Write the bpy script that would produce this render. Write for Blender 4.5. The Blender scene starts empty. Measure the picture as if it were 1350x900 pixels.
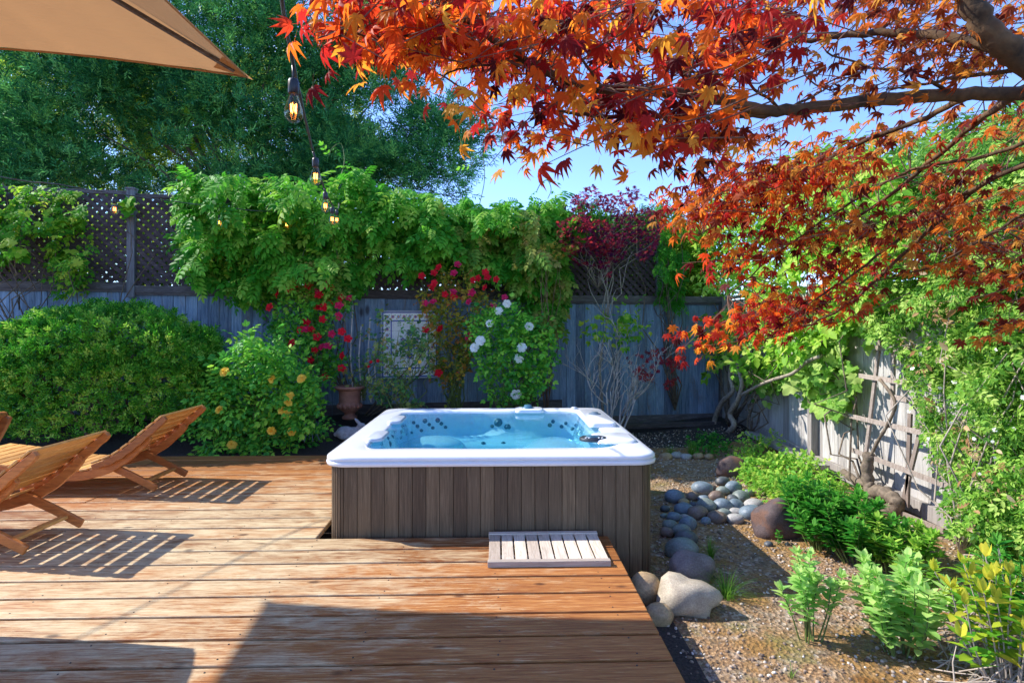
import bpy, bmesh, math, random
import numpy as np
from mathutils import Vector, Matrix, noise as mnoise
from mathutils.bvhtree import BVHTree
random.seed(7)
RG = np.random.default_rng(11)
sc = bpy.context.scene
COL = sc.collection
PI = math.pi

# ------------------------------------------------------------------ camera
CAMH = 1.42; YAW = math.radians(1.5); FPX = 758.0; HOR = 430.0
cam = bpy.data.cameras.new("camera"); camo = bpy.data.objects.new("camera", cam); COL.objects.link(camo)
cam.sensor_width = 36; cam.lens = 36*FPX/1350; cam.shift_y = -(450-HOR)/1350
cam.clip_end = 3000; cam.clip_start = 0.05
camo.location = (0, 0, CAMH); camo.rotation_euler = (PI/2, 0, -YAW)
sc.camera = camo
_f = Vector((math.sin(YAW), math.cos(YAW), 0)); _r = Vector((math.cos(YAW), -math.sin(YAW), 0))
CP = Vector((0, 0, CAMH))
def ray(px, py): return _f + _r*((px-675)/FPX) + Vector((0, 0, (HOR-py)/FPX))
def atY(px, py, Y): d = ray(px, py); return CP + d*(Y/d.y)
def atX(px, py, X): d = ray(px, py); return CP + d*(X/d.x)
def atZ(px, py, z): d = ray(px, py); return CP + d*((z-CAMH)/d.z)
def at(px, py, dist): return CP + ray(px, py)*dist
FC = Vector((3.6, 9.05, 0)); FU = Vector((-1, -0.155, 0)).normalized(); FN = Vector((0.155, -1, 0)).normalized()
def fenceU(px):
    d = ray(px, 430); t = (FC-CP).dot(FN)/d.dot(FN); p = CP+d*t; return (p-FC).dot(FU)
def fenceP(px, py, out=0.0):
    d = ray(px, py); t = ((FC+FN*out)-CP).dot(FN)/d.dot(FN); return CP+d*t
def FP(u, z, out=0.0): return FC + FU*u + FN*out + Vector((0, 0, z))

# ------------------------------------------------------------------ tagging
def tag(o, label=None, cat=None, group=None, kind=None):
    if label: o['label'] = label
    if cat: o['category'] = cat
    if group: o['group'] = group
    if kind: o['kind'] = kind
    return o
def empty(name, loc, rz=0, **k):
    o = bpy.data.objects.new(name, None); COL.objects.link(o); o.location = loc; o.rotation_euler = (0, 0, rz)
    o.empty_display_size = 0.1
    return tag(o, **k)
def link(name, me, mats=None, parent=None, smooth=False):
    if mats is not None:
        for m in (mats if isinstance(mats, (list, tuple)) else [mats]): me.materials.append(m)
    if smooth: me.polygons.foreach_set('use_smooth', [True]*len(me.polygons))
    o = bpy.data.objects.new(name, me); COL.objects.link(o)
    if parent is not None:
        o.parent = parent
        o.matrix_parent_inverse = parent_inv(parent)
    return o
def wm(p):
    M = Matrix.LocRotScale(p.location, p.rotation_euler, p.scale)
    return (wm(p.parent) @ p.matrix_parent_inverse @ M) if p.parent is not None else M
def parent_inv(p): return wm(p).inverted()
# all geometry is written in world coordinates; parents carry inverse matrices
class MB:
    def __init__(s): s.v = []; s.f = []; s.r = []; s.mi = []
    def add(s, vs, fs, rnd=None, mi=0):
        b = len(s.v); r = random.random() if rnd is None else rnd
        s.v += [tuple(v) for v in vs]; s.r += [r]*len(vs)
        s.f += [tuple(b+i for i in f) for f in fs]; s.mi += [mi]*len(fs)
    def box(s, c, sz, ax=None, rnd=None, mi=0):
        c = Vector(c); A = ax or (Vector((1,0,0)), Vector((0,1,0)), Vector((0,0,1)))
        vs = []
        for i in (-1, 1):
            for j in (-1, 1):
                for k in (-1, 1): vs.append(c + A[0]*(i*sz[0]/2) + A[1]*(j*sz[1]/2) + A[2]*(k*sz[2]/2))
        s.add(vs, [(0,1,3,2),(4,6,7,5),(0,4,5,1),(2,3,7,6),(0,2,6,4),(1,5,7,3)], rnd, mi)
    def bar(s, a, b, w, t, up=(0,0,1), rnd=None, mi=0):
        a = Vector(a); b = Vector(b); d = b-a; L = d.length; d.normalize()
        up = Vector(up); x = d.cross(up)
        if x.length < 1e-4: x = d.cross(Vector((1,0,0)))
        x.normalize(); z = x.cross(d)
        s.box((a+b)/2, (w, L, t), (x, d, z), rnd, mi)
    def tube(s, pts, rad, n=6, rnd=None, mi=0, cap=True):
        pts = [Vector(p) for p in pts]
        if not hasattr(rad, '__len__'): rad = [rad]*len(pts)
        vs = []; fs = []; prev = None
        for i, p in enumerate(pts):
            d = (pts[min(i+1, len(pts)-1)] - pts[max(i-1, 0)])
            if d.length < 1e-9: d = Vector((0,0,1))
            d.normalize()
            if prev is None:
                x = d.cross(Vector((0,0,1)))
                if x.length < 0.05: x = d.cross(Vector((1,0,0)))
            else: x = prev - d*prev.dot(d)
            x.normalize(); prev = x; y = d.cross(x)
            for k in range(n):
                a = 2*PI*k/n; vs.append(p + (x*math.cos(a)+y*math.sin(a))*rad[i])
        for i in range(len(pts)-1):
            for k in range(n):
                a = i*n+k; b = i*n+(k+1) % n; fs.append((a, b, b+n, a+n))
        if cap:
            fs.append(tuple(range(n))[::-1]); fs.append(tuple((len(pts)-1)*n+k for k in range(n)))
        s.add(vs, fs, rnd, mi)
    def lathe(s, c, prof, n=24, rnd=None, mi=0):
        c = Vector(c); vs = []; fs = []
        for (r, z) in prof:
            for k in range(n):
                a = 2*PI*k/n; vs.append(c+Vector((r*math.cos(a), r*math.sin(a), z)))
        for i in range(len(prof)-1):
            for k in range(n):
                a = i*n+k; b = i*n+(k+1) % n; fs.append((a, b, b+n, a+n))
        s.add(vs, fs, rnd, mi)
    def loft(s, rings, closed=True, rnd=None, mi=0, capend=False):
        n = len(rings[0]); vs = [p for r in rings for p in r]; fs = []
        for i in range(len(rings)-1):
            for k in range(n if closed else n-1):
                a = i*n+k; b = i*n+(k+1) % n; fs.append((a, b, b+n, a+n))
        if capend: fs.append(tuple((len(rings)-1)*n+k for k in range(n)))
        s.add(vs, fs, rnd, mi)
    def sphere(s, c, r, sub=2, ax=None, rnd=None, mi=0, ns=0, nf=1.5, seed=0.0):
        bm = bmesh.new(); bmesh.ops.create_icosphere(bm, subdivisions=sub, radius=1)
        c = Vector(c); R = Vector(r) if hasattr(r, '__len__') else Vector((r, r, r)); vs = []
        for v in bm.verts:
            p = v.co.copy()
            if ns: p *= 1 + ns*mnoise.noise(p*nf + Vector((seed, seed*.7, -seed)))
            q = Vector((p.x*R.x, p.y*R.y, p.z*R.z))
            if ax: q = ax[0]*q.x + ax[1]*q.y + ax[2]*q.z
            vs.append(c+q)
        fs = [[v.index for v in f.verts] for f in bm.faces]; bm.free()
        s.add(vs, fs, rnd, mi)
    def build(s, name, mats, parent=None, smooth=False, bevel=0, origin=None):
        me = bpy.data.meshes.new(name)
        o0 = Vector(origin) if origin is not None else None
        vs = s.v if o0 is None else [tuple(Vector(v)-o0) for v in s.v]
        me.from_pydata(vs, [], s.f); me.update()
        a = me.attributes.new('rnd', 'FLOAT', 'POINT'); a.data.foreach_set('value', s.r)
        if any(s.mi): me.polygons.foreach_set('material_index', s.mi)
        bm = bmesh.new(); bm.from_mesh(me); bmesh.ops.recalc_face_normals(bm, faces=bm.faces); bm.to_mesh(me); bm.free()
        o = link(name, me, mats, parent, smooth)
        if o0 is not None: o.location = o0
        if bevel:
            m = o.modifiers.new('bevel', 'BEVEL'); m.width = bevel; m.segments = 2; m.limit_method = 'ANGLE'
        return o

# ------------------------------------------------------------------ materials
def newmat(name):
    m = bpy.data.materials.new(name); m.use_nodes = True; nt = m.node_tree
    b = nt.nodes['Principled BSDF']; return m, nt, b
def N(nt, t, **k):
    n = nt.nodes.new(t)
    for a, v in k.items(): setattr(n, a, v)
    return n
def ramp(nt, fac, stops, interp='LINEAR'):
    r = N(nt, 'ShaderNodeValToRGB'); e = r.color_ramp.elements; r.color_ramp.interpolation = interp
    e[0].position = stops[0][0]; e[0].color = (*stops[0][1], 1)
    e[1].position = stops[-1][0]; e[1].color = (*stops[-1][1], 1)
    for p, c in stops[1:-1]:
        x = e.new(p); x.color = (*c, 1)
    if fac is not None: nt.links.new(fac, r.inputs[0])
    return r.outputs[0]
def mapping(nt, scale=(1,1,1), rndoff=0.0, rot=(0,0,0)):
    tc = N(nt, 'ShaderNodeTexCoord'); mp = N(nt, 'ShaderNodeMapping'); mp.inputs['Scale'].default_value = scale
    mp.inputs['Rotation'].default_value = rot
    nt.links.new(tc.outputs['Object'], mp.inputs[0])
    if rndoff:
        at_ = N(nt, 'ShaderNodeAttribute', attribute_name='rnd')
        cx = N(nt, 'ShaderNodeVectorMath', operation='SCALE'); cx.inputs[0].default_value = (rndoff, rndoff*.7, rndoff*1.3)
        nt.links.new(at_.outputs['Fac'], cx.inputs['Scale'])
        ad = N(nt, 'ShaderNodeVectorMath', operation='ADD'); nt.links.new(mp.outputs[0], ad.inputs[0]); nt.links.new(cx.outputs[0], ad.inputs[1])
        return ad.outputs[0]
    return mp.outputs[0]
def noise(nt, vec, scale=5, detail=5, rough=.6, dist=0.0):
    n = N(nt, 'ShaderNodeTexNoise'); n.inputs['Scale'].default_value = scale; n.inputs['Detail'].default_value = detail
    n.inputs['Roughness'].default_value = rough; n.inputs['Distortion'].default_value = dist
    nt.links.new(vec, n.inputs['Vector']); return n.outputs['Fac']
def mix(nt, fac, a, b, mode='MIX'):
    m = N(nt, 'ShaderNodeMix', data_type='RGBA', blend_type=mode)
    for inp, v in ((m.inputs[0], fac), (m.inputs[6], a), (m.inputs[7], b)):
        if isinstance(v, (int, float)): inp.default_value = v
        elif isinstance(v, tuple): inp.default_value = (*v, 1)
        else: nt.links.new(v, inp)
    return m.outputs[2]
def math_(nt, op, a, b=0.0, clamp=False):
    m = N(nt, 'ShaderNodeMath', operation=op); m.use_clamp = clamp
    for i, v in enumerate((a, b)):
        if isinstance(v, (int, float)): m.inputs[i].default_value = v
        else: nt.links.new(v, m.inputs[i])
    return m.outputs[0]
def bump(nt, h, bsdf, strength=.3, dist=.01):
    b = N(nt, 'ShaderNodeBump'); b.inputs['Strength'].default_value = strength; b.inputs['Distance'].default_value = dist
    nt.links.new(h, b.inputs['Height']); nt.links.new(b.outputs[0], bsdf.inputs['Normal'])
def rndattr(nt): return N(nt, 'ShaderNodeAttribute', attribute_name='rnd').outputs['Fac']

def leafmat(name, cols, trans=.35, rough=.45, tcol=1.5, spec=.18):
    m, nt, b = newmat(name)
    n = len(cols); st = [(i/(n-1), c) for i, c in enumerate(cols)]
    c = ramp(nt, rndattr(nt), st)
    nt.links.new(c, b.inputs['Base Color']); b.inputs['Roughness'].default_value = rough+.12
    b.inputs['Specular IOR Level'].default_value = spec
    tr = N(nt, 'ShaderNodeBsdfTranslucent')
    g = N(nt, 'ShaderNodeVectorMath', operation='SCALE'); g.inputs['Scale'].default_value = tcol
    nt.links.new(c, g.inputs[0]); nt.links.new(g.outputs[0], tr.inputs['Color'])
    mx = N(nt, 'ShaderNodeMixShader'); mx.inputs[0].default_value = trans
    nt.links.new(b.outputs[0], mx.inputs[1]); nt.links.new(tr.outputs[0], mx.inputs[2])
    nt.links.new(mx.outputs[0], nt.nodes['Material Output'].inputs['Surface'])
    return m
def plain(name, col, rough=.6, metal=0, var=.25, scale=20, bmp=0.0):
    m, nt, b = newmat(name); v = mapping(nt)
    f = noise(nt, v, scale, 4)
    lo = tuple(c*(1-var) for c in col); hi = tuple(min(1, c*(1+var)) for c in col)
    nt.links.new(ramp(nt, f, [(.3, lo), (.7, hi)]), b.inputs['Base Color'])
    b.inputs['Roughness'].default_value = rough; b.inputs['Metallic'].default_value = metal
    if bmp: bump(nt, f, b, bmp)
    return m
def woodmat(name, axis, cols, patch=None, rough=.7, gs=9.0, stretch=.06, patchscale=1.2, bmp=.35, spec=.3, dots=None, wear=False):
    """long grain along `axis`; cols = stops for the grain; patch = (colour, lo, hi)"""
    m, nt, b = newmat(name)
    s = [gs]*3; s[axis] = gs*stretch
    v = mapping(nt, tuple(s), 40.0)
    g = noise(nt, v, 4.0, 9, .74, .6)
    c = ramp(nt, g, cols)
    at_ = rndattr(nt)
    tone = ramp(nt, at_, [(0, (.66, .62, .60)), (.5, (1, 1, 1)), (1, (1.18, 1.17, 1.14))])
    c = mix(nt, 1.0, c, tone, 'MULTIPLY')
    if patch:
        s2 = [patchscale*2.2]*3; s2[axis] = patchscale*.9
        pv = mapping(nt, tuple(s2), 17.0)
        pf = noise(nt, pv, 1.6, 9, .72, .5)
        pg = math_(nt, 'ADD', pf, math_(nt, 'MULTIPLY', math_(nt, 'SUBTRACT', g, .5), .9))
        if wear:   # feet and sun have bleached the middle of the deck
            tc = N(nt, 'ShaderNodeTexCoord'); dv = N(nt, 'ShaderNodeVectorMath', operation='DISTANCE'); dv.inputs[1].default_value = (-2.0, 3.7, 0)
            nt.links.new(tc.outputs['Object'], dv.inputs[0])
            wv = N(nt, 'ShaderNodeMapRange'); wv.inputs[1].default_value = .7; wv.inputs[2].default_value = 2.6; wv.inputs[3].default_value = .17; wv.inputs[4].default_value = -.16
            nt.links.new(dv.outputs['Value'], wv.inputs[0]); pg = math_(nt, 'ADD', pg, wv.outputs[0])
        fr = N(nt, 'ShaderNodeMapRange'); fr.inputs[1].default_value = patch[1]; fr.inputs[2].default_value = patch[2]
        nt.links.new(pg, fr.inputs[0])
        c = mix(nt, fr.outputs[0], c, mix(nt, g, tuple(x*.55 for x in patch[0]), tuple(min(1, x*1.3) for x in patch[0])))
    # knots
    kv = [3.0]*3; kv[axis] = 1.5
    vo = N(nt, 'ShaderNodeTexVoronoi'); vo.inputs['Scale'].default_value = 1.0 if dots is None else dots
    nt.links.new(mapping(nt, tuple(kv), 23.0), vo.inputs['Vector'])
    kn = N(nt, 'ShaderNodeMapRange'); kn.inputs[1].default_value = .045; kn.inputs[2].default_value = .11
    kn.inputs[3].default_value = .75; kn.inputs[4].default_value = 0
    nt.links.new(vo.outputs['Distance'], kn.inputs[0])
    c = mix(nt, kn.outputs[0], c, (.035, .012, .008))
    nt.links.new(c, b.inputs['Base Color']); b.inputs['Roughness'].default_value = rough
    b.inputs['Specular IOR Level'].default_value = spec
    bump(nt, g, b, bmp, .004)
    return m

M = {}
M['deck'] = woodmat('deck_boards', 0, [(.25, (.12, .032, .010)), (.42, (.27, .092, .024)), (.55, (.40, .165, .045)), (.72, (.52, .275, .10))],
                    patch=((.66, .52, .31), .44, .78), rough=.5, gs=22, stretch=.055, patchscale=2.4, bmp=.8, dots=1.6, wear=True)
M['teak'] = woodmat('teak', 0, [(.3, (.30, .09, .022)), (.5, (.50, .17, .04)), (.7, (.66, .27, .07))], rough=.4, gs=14, stretch=.15, bmp=.15, spec=.5, dots=.4)
M['teakY'] = woodmat('teak_slat', 1, [(.3, (.46, .19, .045)), (.5, (.70, .35, .09)), (.7, (.82, .48, .16))], rough=.45, gs=14, stretch=.15, bmp=.15, spec=.5, dots=.4)
M['mat'] = woodmat('weathered_slat', 1, [(.3, (.36, .29, .22)), (.5, (.60, .51, .41)), (.72, (.76, .68, .57))], rough=.8, gs=16, stretch=.08, bmp=.5, dots=.3)
M['matx'] = woodmat('weathered_rail', 0, [(.3, (.34, .29, .24)), (.5, (.54, .47, .39)), (.72, (.68, .60, .51))], rough=.8, gs=16, stretch=.08, bmp=.5, dots=.3)
M['fence'] = woodmat('shade_blue_fence_boards', 2, [(.28, (.05, .085, .14)), (.5, (.21, .31, .44)), (.72, (.44, .56, .70))], patch=((.17, .15, .14), .52, .78), rough=.85, gs=11, stretch=.07, bmp=.6, dots=.8)  # weathered grey boards with the blue of open shade mixed into the colour
M['fenceR'] = woodmat('sunlit_fence_boards', 2, [(.28, (.17, .16, .155)), (.5, (.45, .43, .41)), (.72, (.66, .64, .61))], patch=((.30, .27, .24), .5, .78), rough=.85, gs=11, stretch=.06, bmp=.6, dots=.8)  # paler copy of the grey boards, sunlight included in the colour
M['lattice'] = woodmat('lattice_wood', 0, [(.28, (.035, .028, .03)), (.5, (.085, .065, .068)), (.72, (.17, .14, .15))], rough=.85, gs=9, stretch=.3, bmp=.4, dots=.2)
M['rail'] = woodmat('rail_wood', 0, [(.28, (.05, .045, .05)), (.5, (.12, .105, .105)), (.72, (.22, .20, .20))], rough=.85, gs=9, stretch=.08, bmp=.5, dots=.6)
M['post'] = woodmat('post_wood', 2, [(.28, (.08, .08, .09)), (.5, (.17, .17, .185)), (.72, (.28, .28, .30))], rough=.85, gs=9, stretch=.08, bmp=.5, dots=.6)
M['trellis'] = woodmat('trellis_wood', 2, [(.28, (.17, .13, .10)), (.5, (.32, .26, .22)), (.72, (.50, .43, .37))], rough=.85, gs=12, stretch=.3, bmp=.4, dots=.3)
M['skirt'] = woodmat('tub_cabinet', 2, [(.3, (.055, .036, .019)), (.5, (.13, .088, .050)), (.72, (.24, .172, .108))], rough=.5, gs=30, stretch=.03, bmp=.25, spec=.4, dots=.001)
M['bark'] = plain('bark', (.16, .12, .085), .9, var=.5, scale=25, bmp=.6)
M['barkpale'] = plain('pale_bark', (.30, .25, .19), .9, var=.4, scale=30, bmp=.6)
M['mbark'] = plain('maple_bark', (.10, .055, .022), .9, var=.7, scale=14, bmp=.8)
M['twig'] = plain('twig', (.17, .085, .05), .8, var=.4)
M['stem'] = plain('green_stem', (.12, .17, .04), .6, var=.3)
M['greytwig'] = plain('bare_twig', (.50, .44, .40), .85, var=.3)
M['terra'] = plain('terracotta', (.30, .13, .085), .8, var=.3, scale=9, bmp=.2)
M['stonegrey'] = plain('statue_stone', (.40, .39, .40), .85, var=.3, scale=25, bmp=.4)
M['metal'] = plain('dark_metal', (.05, .06, .07), .5, metal=.6, var=.2)
M['bluewire'] = plain('blue_grey_wire', (.10, .15, .20), .5, var=.2)
M['black'] = plain('black_plastic', (.02, .022, .026), .4, var=.2)
M['cord'] = plain('cord_rubber', (.05, .055, .06), .5, var=.2)
M['acry'] = plain('acrylic', (.78, .80, .84), .12, var=.03, scale=3)
M['acryd'] = plain('grey_acrylic', (.52, .56, .62), .25, var=.03)
M['jet'] = plain('jet_grey', (.06, .17, .24), .3, var=.1)
M['copper'] = plain('brass_ring', (.25, .12, .04), .4, metal=.6, var=.2)

def fabric(name, col):
    m, nt, b = newmat(name); v = mapping(nt, (1, 1, 1))
    f = noise(nt, v, 3, 3); w = noise(nt, v, 260, 2)
    c = mix(nt, f, tuple(x*.9 for x in col), col)
    nt.links.new(c, b.inputs['Base Color']); b.inputs['Roughness'].default_value = .9
    fv = noise(nt, mapping(nt, (2.2, 16, 3), 0, (0, 0, .75)), 1.0, 4, .6, .5)
    bump(nt, math_(nt, 'ADD', math_(nt, 'MULTIPLY', w, .12), fv), b, .55, .03)
    tr = N(nt, 'ShaderNodeBsdfTranslucent'); nt.links.new(c, tr.inputs['Color'])
    mx = N(nt, 'ShaderNodeMixShader'); mx.inputs[0].default_value = .42
    nt.links.new(b.outputs[0], mx.inputs[1]); nt.links.new(tr.outputs[0], mx.inputs[2])
    nt.links.new(mx.outputs[0], nt.nodes['Material Output'].inputs['Surface']); return m
M['canvas'] = fabric('tan_canvas', (.56, .30, .125))

# bulb glass, filament
m, nt, b = newmat('bulb_glass'); M['glass'] = m
fr = N(nt, 'ShaderNodeLayerWeight'); fr.inputs['Blend'].default_value = .22
tp = N(nt, 'ShaderNodeBsdfTransparent'); tp.inputs['Color'].default_value = (.97, .86, .68, 1)
gl = N(nt, 'ShaderNodeBsdfGlossy'); gl.inputs['Roughness'].default_value = .05
mx = N(nt, 'ShaderNodeMixShader'); nt.links.new(math_(nt, 'ADD', math_(nt, 'MULTIPLY', math_(nt, 'POWER', fr.outputs['Facing'], 2.0), .7), .05, True), mx.inputs[0])
nt.links.new(tp.outputs[0], mx.inputs[1]); nt.links.new(gl.outputs[0], mx.inputs[2]); nt.links.new(mx.outputs[0], nt.nodes['Material Output'].inputs['Surface'])
m, nt, b = newmat('filament'); M['fil'] = m
b.inputs['Emission Color'].default_value = (1, .33, .06, 1); b.inputs['Emission Strength'].default_value = 7
b.inputs['Base Color'].default_value = (1, .5, .2, 1)

# pool water: transparent surface with fresnel gloss and absorbing volume
m, nt, b = newmat('tub_water'); M['water'] = m
fr = N(nt, 'ShaderNodeFresnel'); fr.inputs['IOR'].default_value = 1.33
nz = noise(nt, mapping(nt, (1, 1.4, 1)), 5, 3, .5, .4)
bp = N(nt, 'ShaderNodeBump'); bp.inputs['Strength'].default_value = .12; bp.inputs['Distance'].default_value = .02
nt.links.new(nz, bp.inputs['Height']); nt.links.new(bp.outputs[0], fr.inputs['Normal'])
tp = N(nt, 'ShaderNodeBsdfTransparent'); tp.inputs['Color'].default_value = (.93, .985, 1, 1)
gl = N(nt, 'ShaderNodeBsdfGlossy'); gl.inputs['Roughness'].default_value = .03; nt.links.new(bp.outputs[0], gl.inputs['Normal'])
gl.inputs['Color'].default_value = (.8, .9, 1, 1)
mx = N(nt, 'ShaderNodeMixShader'); nt.links.new(math_(nt, 'MULTIPLY', fr.outputs[0], .6), mx.inputs[0])
nt.links.new(tp.outputs[0], mx.inputs[1]); nt.links.new(gl.outputs[0], mx.inputs[2])
nt.links.new(mx.outputs[0], nt.nodes['Material Output'].inputs['Surface'])
va = N(nt, 'ShaderNodeVolumeAbsorption'); va.inputs['Color'].default_value = (.0, .91, .955, 1); va.inputs['Density'].default_value = .75
nt.links.new(va.outputs[0], nt.nodes['Material Output'].inputs['Volume'])

def stonemat(name, c1, c2, c3=None, sc_=6, bmp=.5, rough=.75):
    m, nt, b = newmat(name); v = mapping(nt, (1, 1, 1), 9.0)
    f = noise(nt, v, sc_, 6, .65); f2 = noise(nt, v, sc_*12, 3, .6)
    c = ramp(nt, f, [(.3, c1), (.7, c2)])
    if c3: c = mix(nt, ramp(nt, noise(nt, v, sc_*.7, 3), [(.5, (0,0,0)), (.62, (1,1,1))]), c, c3)
    c = mix(nt, .5, c, ramp(nt, f2, [(.35, (.55,.55,.55)), (.65, (1.25,1.25,1.25))]), 'MULTIPLY')
    nt.links.new(c, b.inputs['Base Color']); b.inputs['Roughness'].default_value = rough
    bump(nt, f2, b, bmp, .004); return m
STONE = {
 'blue grey': stonemat('blue_grey_stone', (.10, .14, .18), (.24, .30, .35), rough=.5),
 'grey green': stonemat('grey_green_stone', (.12, .15, .14), (.27, .31, .28), rough=.5),
 'dark grey': stonemat('dark_grey_stone', (.05, .06, .07), (.14, .15, .16), rough=.5),
 'purple brown': stonemat('purple_brown_stone', (.13, .09, .07), (.29, .21, .165), rough=.5),
 'tan': stonemat('tan_stone', (.30, .20, .10), (.50, .36, .20), rough=.5),
 'pale grey': stonemat('pale_grey_stone', (.26, .25, .24), (.46, .44, .41), rough=.6)}
M['boulderD'] = stonemat('dark_boulder', (.05, .032, .033), (.13, .09, .088), (.15, .075, .05), sc_=9, bmp=.9)
M['boulderG'] = stonemat('grey_boulder', (.12, .10, .095), (.27, .23, .21), sc_=8, bmp=.8)
M['boulderL'] = stonemat('pale_boulder', (.28, .23, .17), (.50, .43, .32), sc_=10, bmp=.8)

# ground: soil, gravel, moss by place
m, nt, b = newmat('garden_soil'); M['soil'] = m
v = mapping(nt)
f = noise(nt, v, 2.2, 8, .65); fine = noise(nt, v, 55, 4, .7)
vo = N(nt, 'ShaderNodeTexVoronoi'); vo.inputs['Scale'].default_value = 42; nt.links.new(v, vo.inputs['Vector'])
soil = ramp(nt, fine, [(.3, (.08, .04, .018)), (.5, (.31, .18, .085)), (.7, (.62, .41, .22))])
peb = ramp(nt, vo.outputs['Color'], [(.2, (.14, .095, .06)), (.6, (.36, .26, .17)), (1, (.62, .53, .43))])
c = mix(nt, ramp(nt, noise(nt, v, 9, 4), [(.42, (0,0,0)), (.6, (1,1,1))]), soil, peb)
moss = ramp(nt, noise(nt, v, 1.7, 6, .7), [(.47, (0,0,0)), (.6, (1,1,1))])
c = mix(nt, math_(nt, 'MULTIPLY', moss, .85), c, mix(nt, fine, (.14, .085, .02), (.44, .22, .05)))
moss2 = ramp(nt, noise(nt, mapping(nt, (1,1,1), 0, (0,0,1)), 2.3, 6, .7), [(.55, (0,0,0)), (.66, (1,1,1))])
c = mix(nt, math_(nt, 'MULTIPLY', moss2, .6), c, mix(nt, fine, (.06, .07, .012), (.30, .28, .07)))
nt.links.new(c, b.inputs['Base Color']); b.inputs['Roughness'].default_value = .95
bump(nt, math_(nt, 'ADD', fine, vo.outputs['Distance']), b, .9, .02)

m, nt, b = newmat('bed_soil'); M['bark_mulch'] = m
v = mapping(nt); fine = noise(nt, v, 60, 5, .7)
nt.links.new(ramp(nt, fine, [(.3, (.012, .010, .010)), (.6, (.06, .045, .04)), (.75, (.16, .13, .12))]), b.inputs['Base Color'])
b.inputs['Roughness'].default_value = .95; bump(nt, fine, b, .9, .02)

# leaves
M['L_wist'] = leafmat('wisteria_leaf', [(0.03, 0.19, 0.012), (0.07, 0.32, 0.02), (0.16, 0.45, 0.035), (0.36, 0.52, 0.07)], .4)
M['L_wist2'] = leafmat('bronze_green_leaf', [(0.070, 0.189, 0.018), (0.168, 0.319, 0.036), (0.308, 0.392, 0.060), (0.420, 0.290, 0.072)], .4)
M['L_vineL'] = leafmat('grape_leaf_dark', [(0.035, 0.182, 0.012), (0.098, 0.336, 0.018), (0.252, 0.504, 0.036), (0.476, 0.560, 0.060)], .45)
M['L_hedge'] = leafmat('hedge_leaf', [(0.017, 0.138, 0.014), (0.057, 0.276, 0.017), (0.149, 0.437, 0.034), (0.391, 0.621, 0.092)], .25, .35)
M['L_rose'] = leafmat('rose_leaf', [(0.042, 0.215, 0.034), (0.083, 0.351, 0.043), (0.208, 0.546, 0.051), (0.458, 0.702, 0.085)], .35, .4)
M['L_rosed'] = leafmat('dark_rose_leaf', [(0.053, 0.157, 0.053), (0.105, 0.291, 0.074), (0.273, 0.381, 0.084), (0.42, 0.269, 0.105)], .3, .4)
M['L_rust'] = leafmat('autumn_rose_leaf', [(0.091, 0.164, 0.017), (0.255, 0.309, 0.029), (0.51, 0.364, 0.043), (0.51, 0.164, 0.043)], .35, .5)
M['L_tree'] = leafmat('tree_leaf', [(0.014, 0.101, 0.038), (0.038, 0.216, 0.068), (0.095, 0.365, 0.101), (0.23, 0.54, 0.121)], .25, .4)
M['L_tree2'] = leafmat('yellow_green_leaf', [(0.072, 0.185, 0.017), (0.18, 0.353, 0.029), (0.396, 0.538, 0.058), (0.648, 0.706, 0.115)], .45, .5)
M['L_maple'] = leafmat('maple_leaf', [(0.07, 0.008, 0.01), (0.22, 0.014, 0.016), (0.5, 0.026, 0.02), (0.72, 0.09, 0.014), (0.8, 0.2, 0.018), (0.78, 0.38, 0.04)], .62, .4, 1.25)
M['L_maple2'] = leafmat('maple_leaf_dark', [(0.08, 0.012, 0.008), (0.24, 0.03, 0.012), (0.48, 0.085, 0.014), (0.64, 0.19, 0.02), (0.6, 0.3, 0.05)], .55, .4, 1.2)
M['L_purple'] = leafmat('purple_maple_leaf', [(0.050, 0.006, 0.042), (0.130, 0.010, 0.063), (0.260, 0.016, 0.056), (0.420, 0.040, 0.056)], .45, .5)
M['L_purple2'] = leafmat('crimson_maple_leaf', [(.16, .010, .03), (.34, .02, .04), (.50, .05, .04)], .5, .5)
M['L_lime'] = leafmat('lime_leaf', [(0.084, 0.265, 0.015), (0.192, 0.437, 0.030), (0.360, 0.575, 0.060), (0.540, 0.644, 0.120)], .45, .4)
M['L_grape'] = leafmat('grape_leaf', [(.08, .24, .03), (.18, .38, .05), (.32, .50, .10), (.45, .58, .16)], .45, .45)
M['L_jas'] = leafmat('jasmine_leaf', [(0.035, 0.13, 0.015), (0.1, 0.27, 0.025), (0.24, 0.45, 0.05), (0.45, 0.6, 0.14)], .35, .45)
M['L_mint'] = leafmat('bright_shrub_leaf', [(0.095, 0.308, 0.033), (0.176, 0.418, 0.044), (0.324, 0.550, 0.077), (0.513, 0.638, 0.110)], .4, .4)
M['L_deep'] = leafmat('deep_green_leaf', [(.012, .12, .012), (.03, .20, .02), (.07, .30, .03), (.14, .38, .05)], .35, .35)
M['L_grass'] = leafmat('grass_blade', [(.05, .16, .02), (.12, .28, .03), (.26, .42, .06)], .4, .5)
M['L_yel'] = leafmat('yellow_tipped_leaf', [(0.06, 0.26, 0.02), (0.14, 0.38, 0.03), (0.35, 0.5, 0.04), (0.66, 0.56, 0.06)], .4, .4)
M['L_pale'] = leafmat('pale_lime_leaf', [(.12, .38, .06), (.22, .50, .10), (.38, .62, .18), (.50, .66, .22)], .4, .4)
M['L_dry'] = leafmat('dry_leaf', [(.30, .14, .06), (.48, .30, .15), (.62, .48, .32)], .3, .6)
M['straw'] = plain('dry_stem', (.36, .30, .25), .9, var=.4)
def petal(name, a, b_): return leafmat(name, [a, b_], .3, .5, 1.2)
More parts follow.
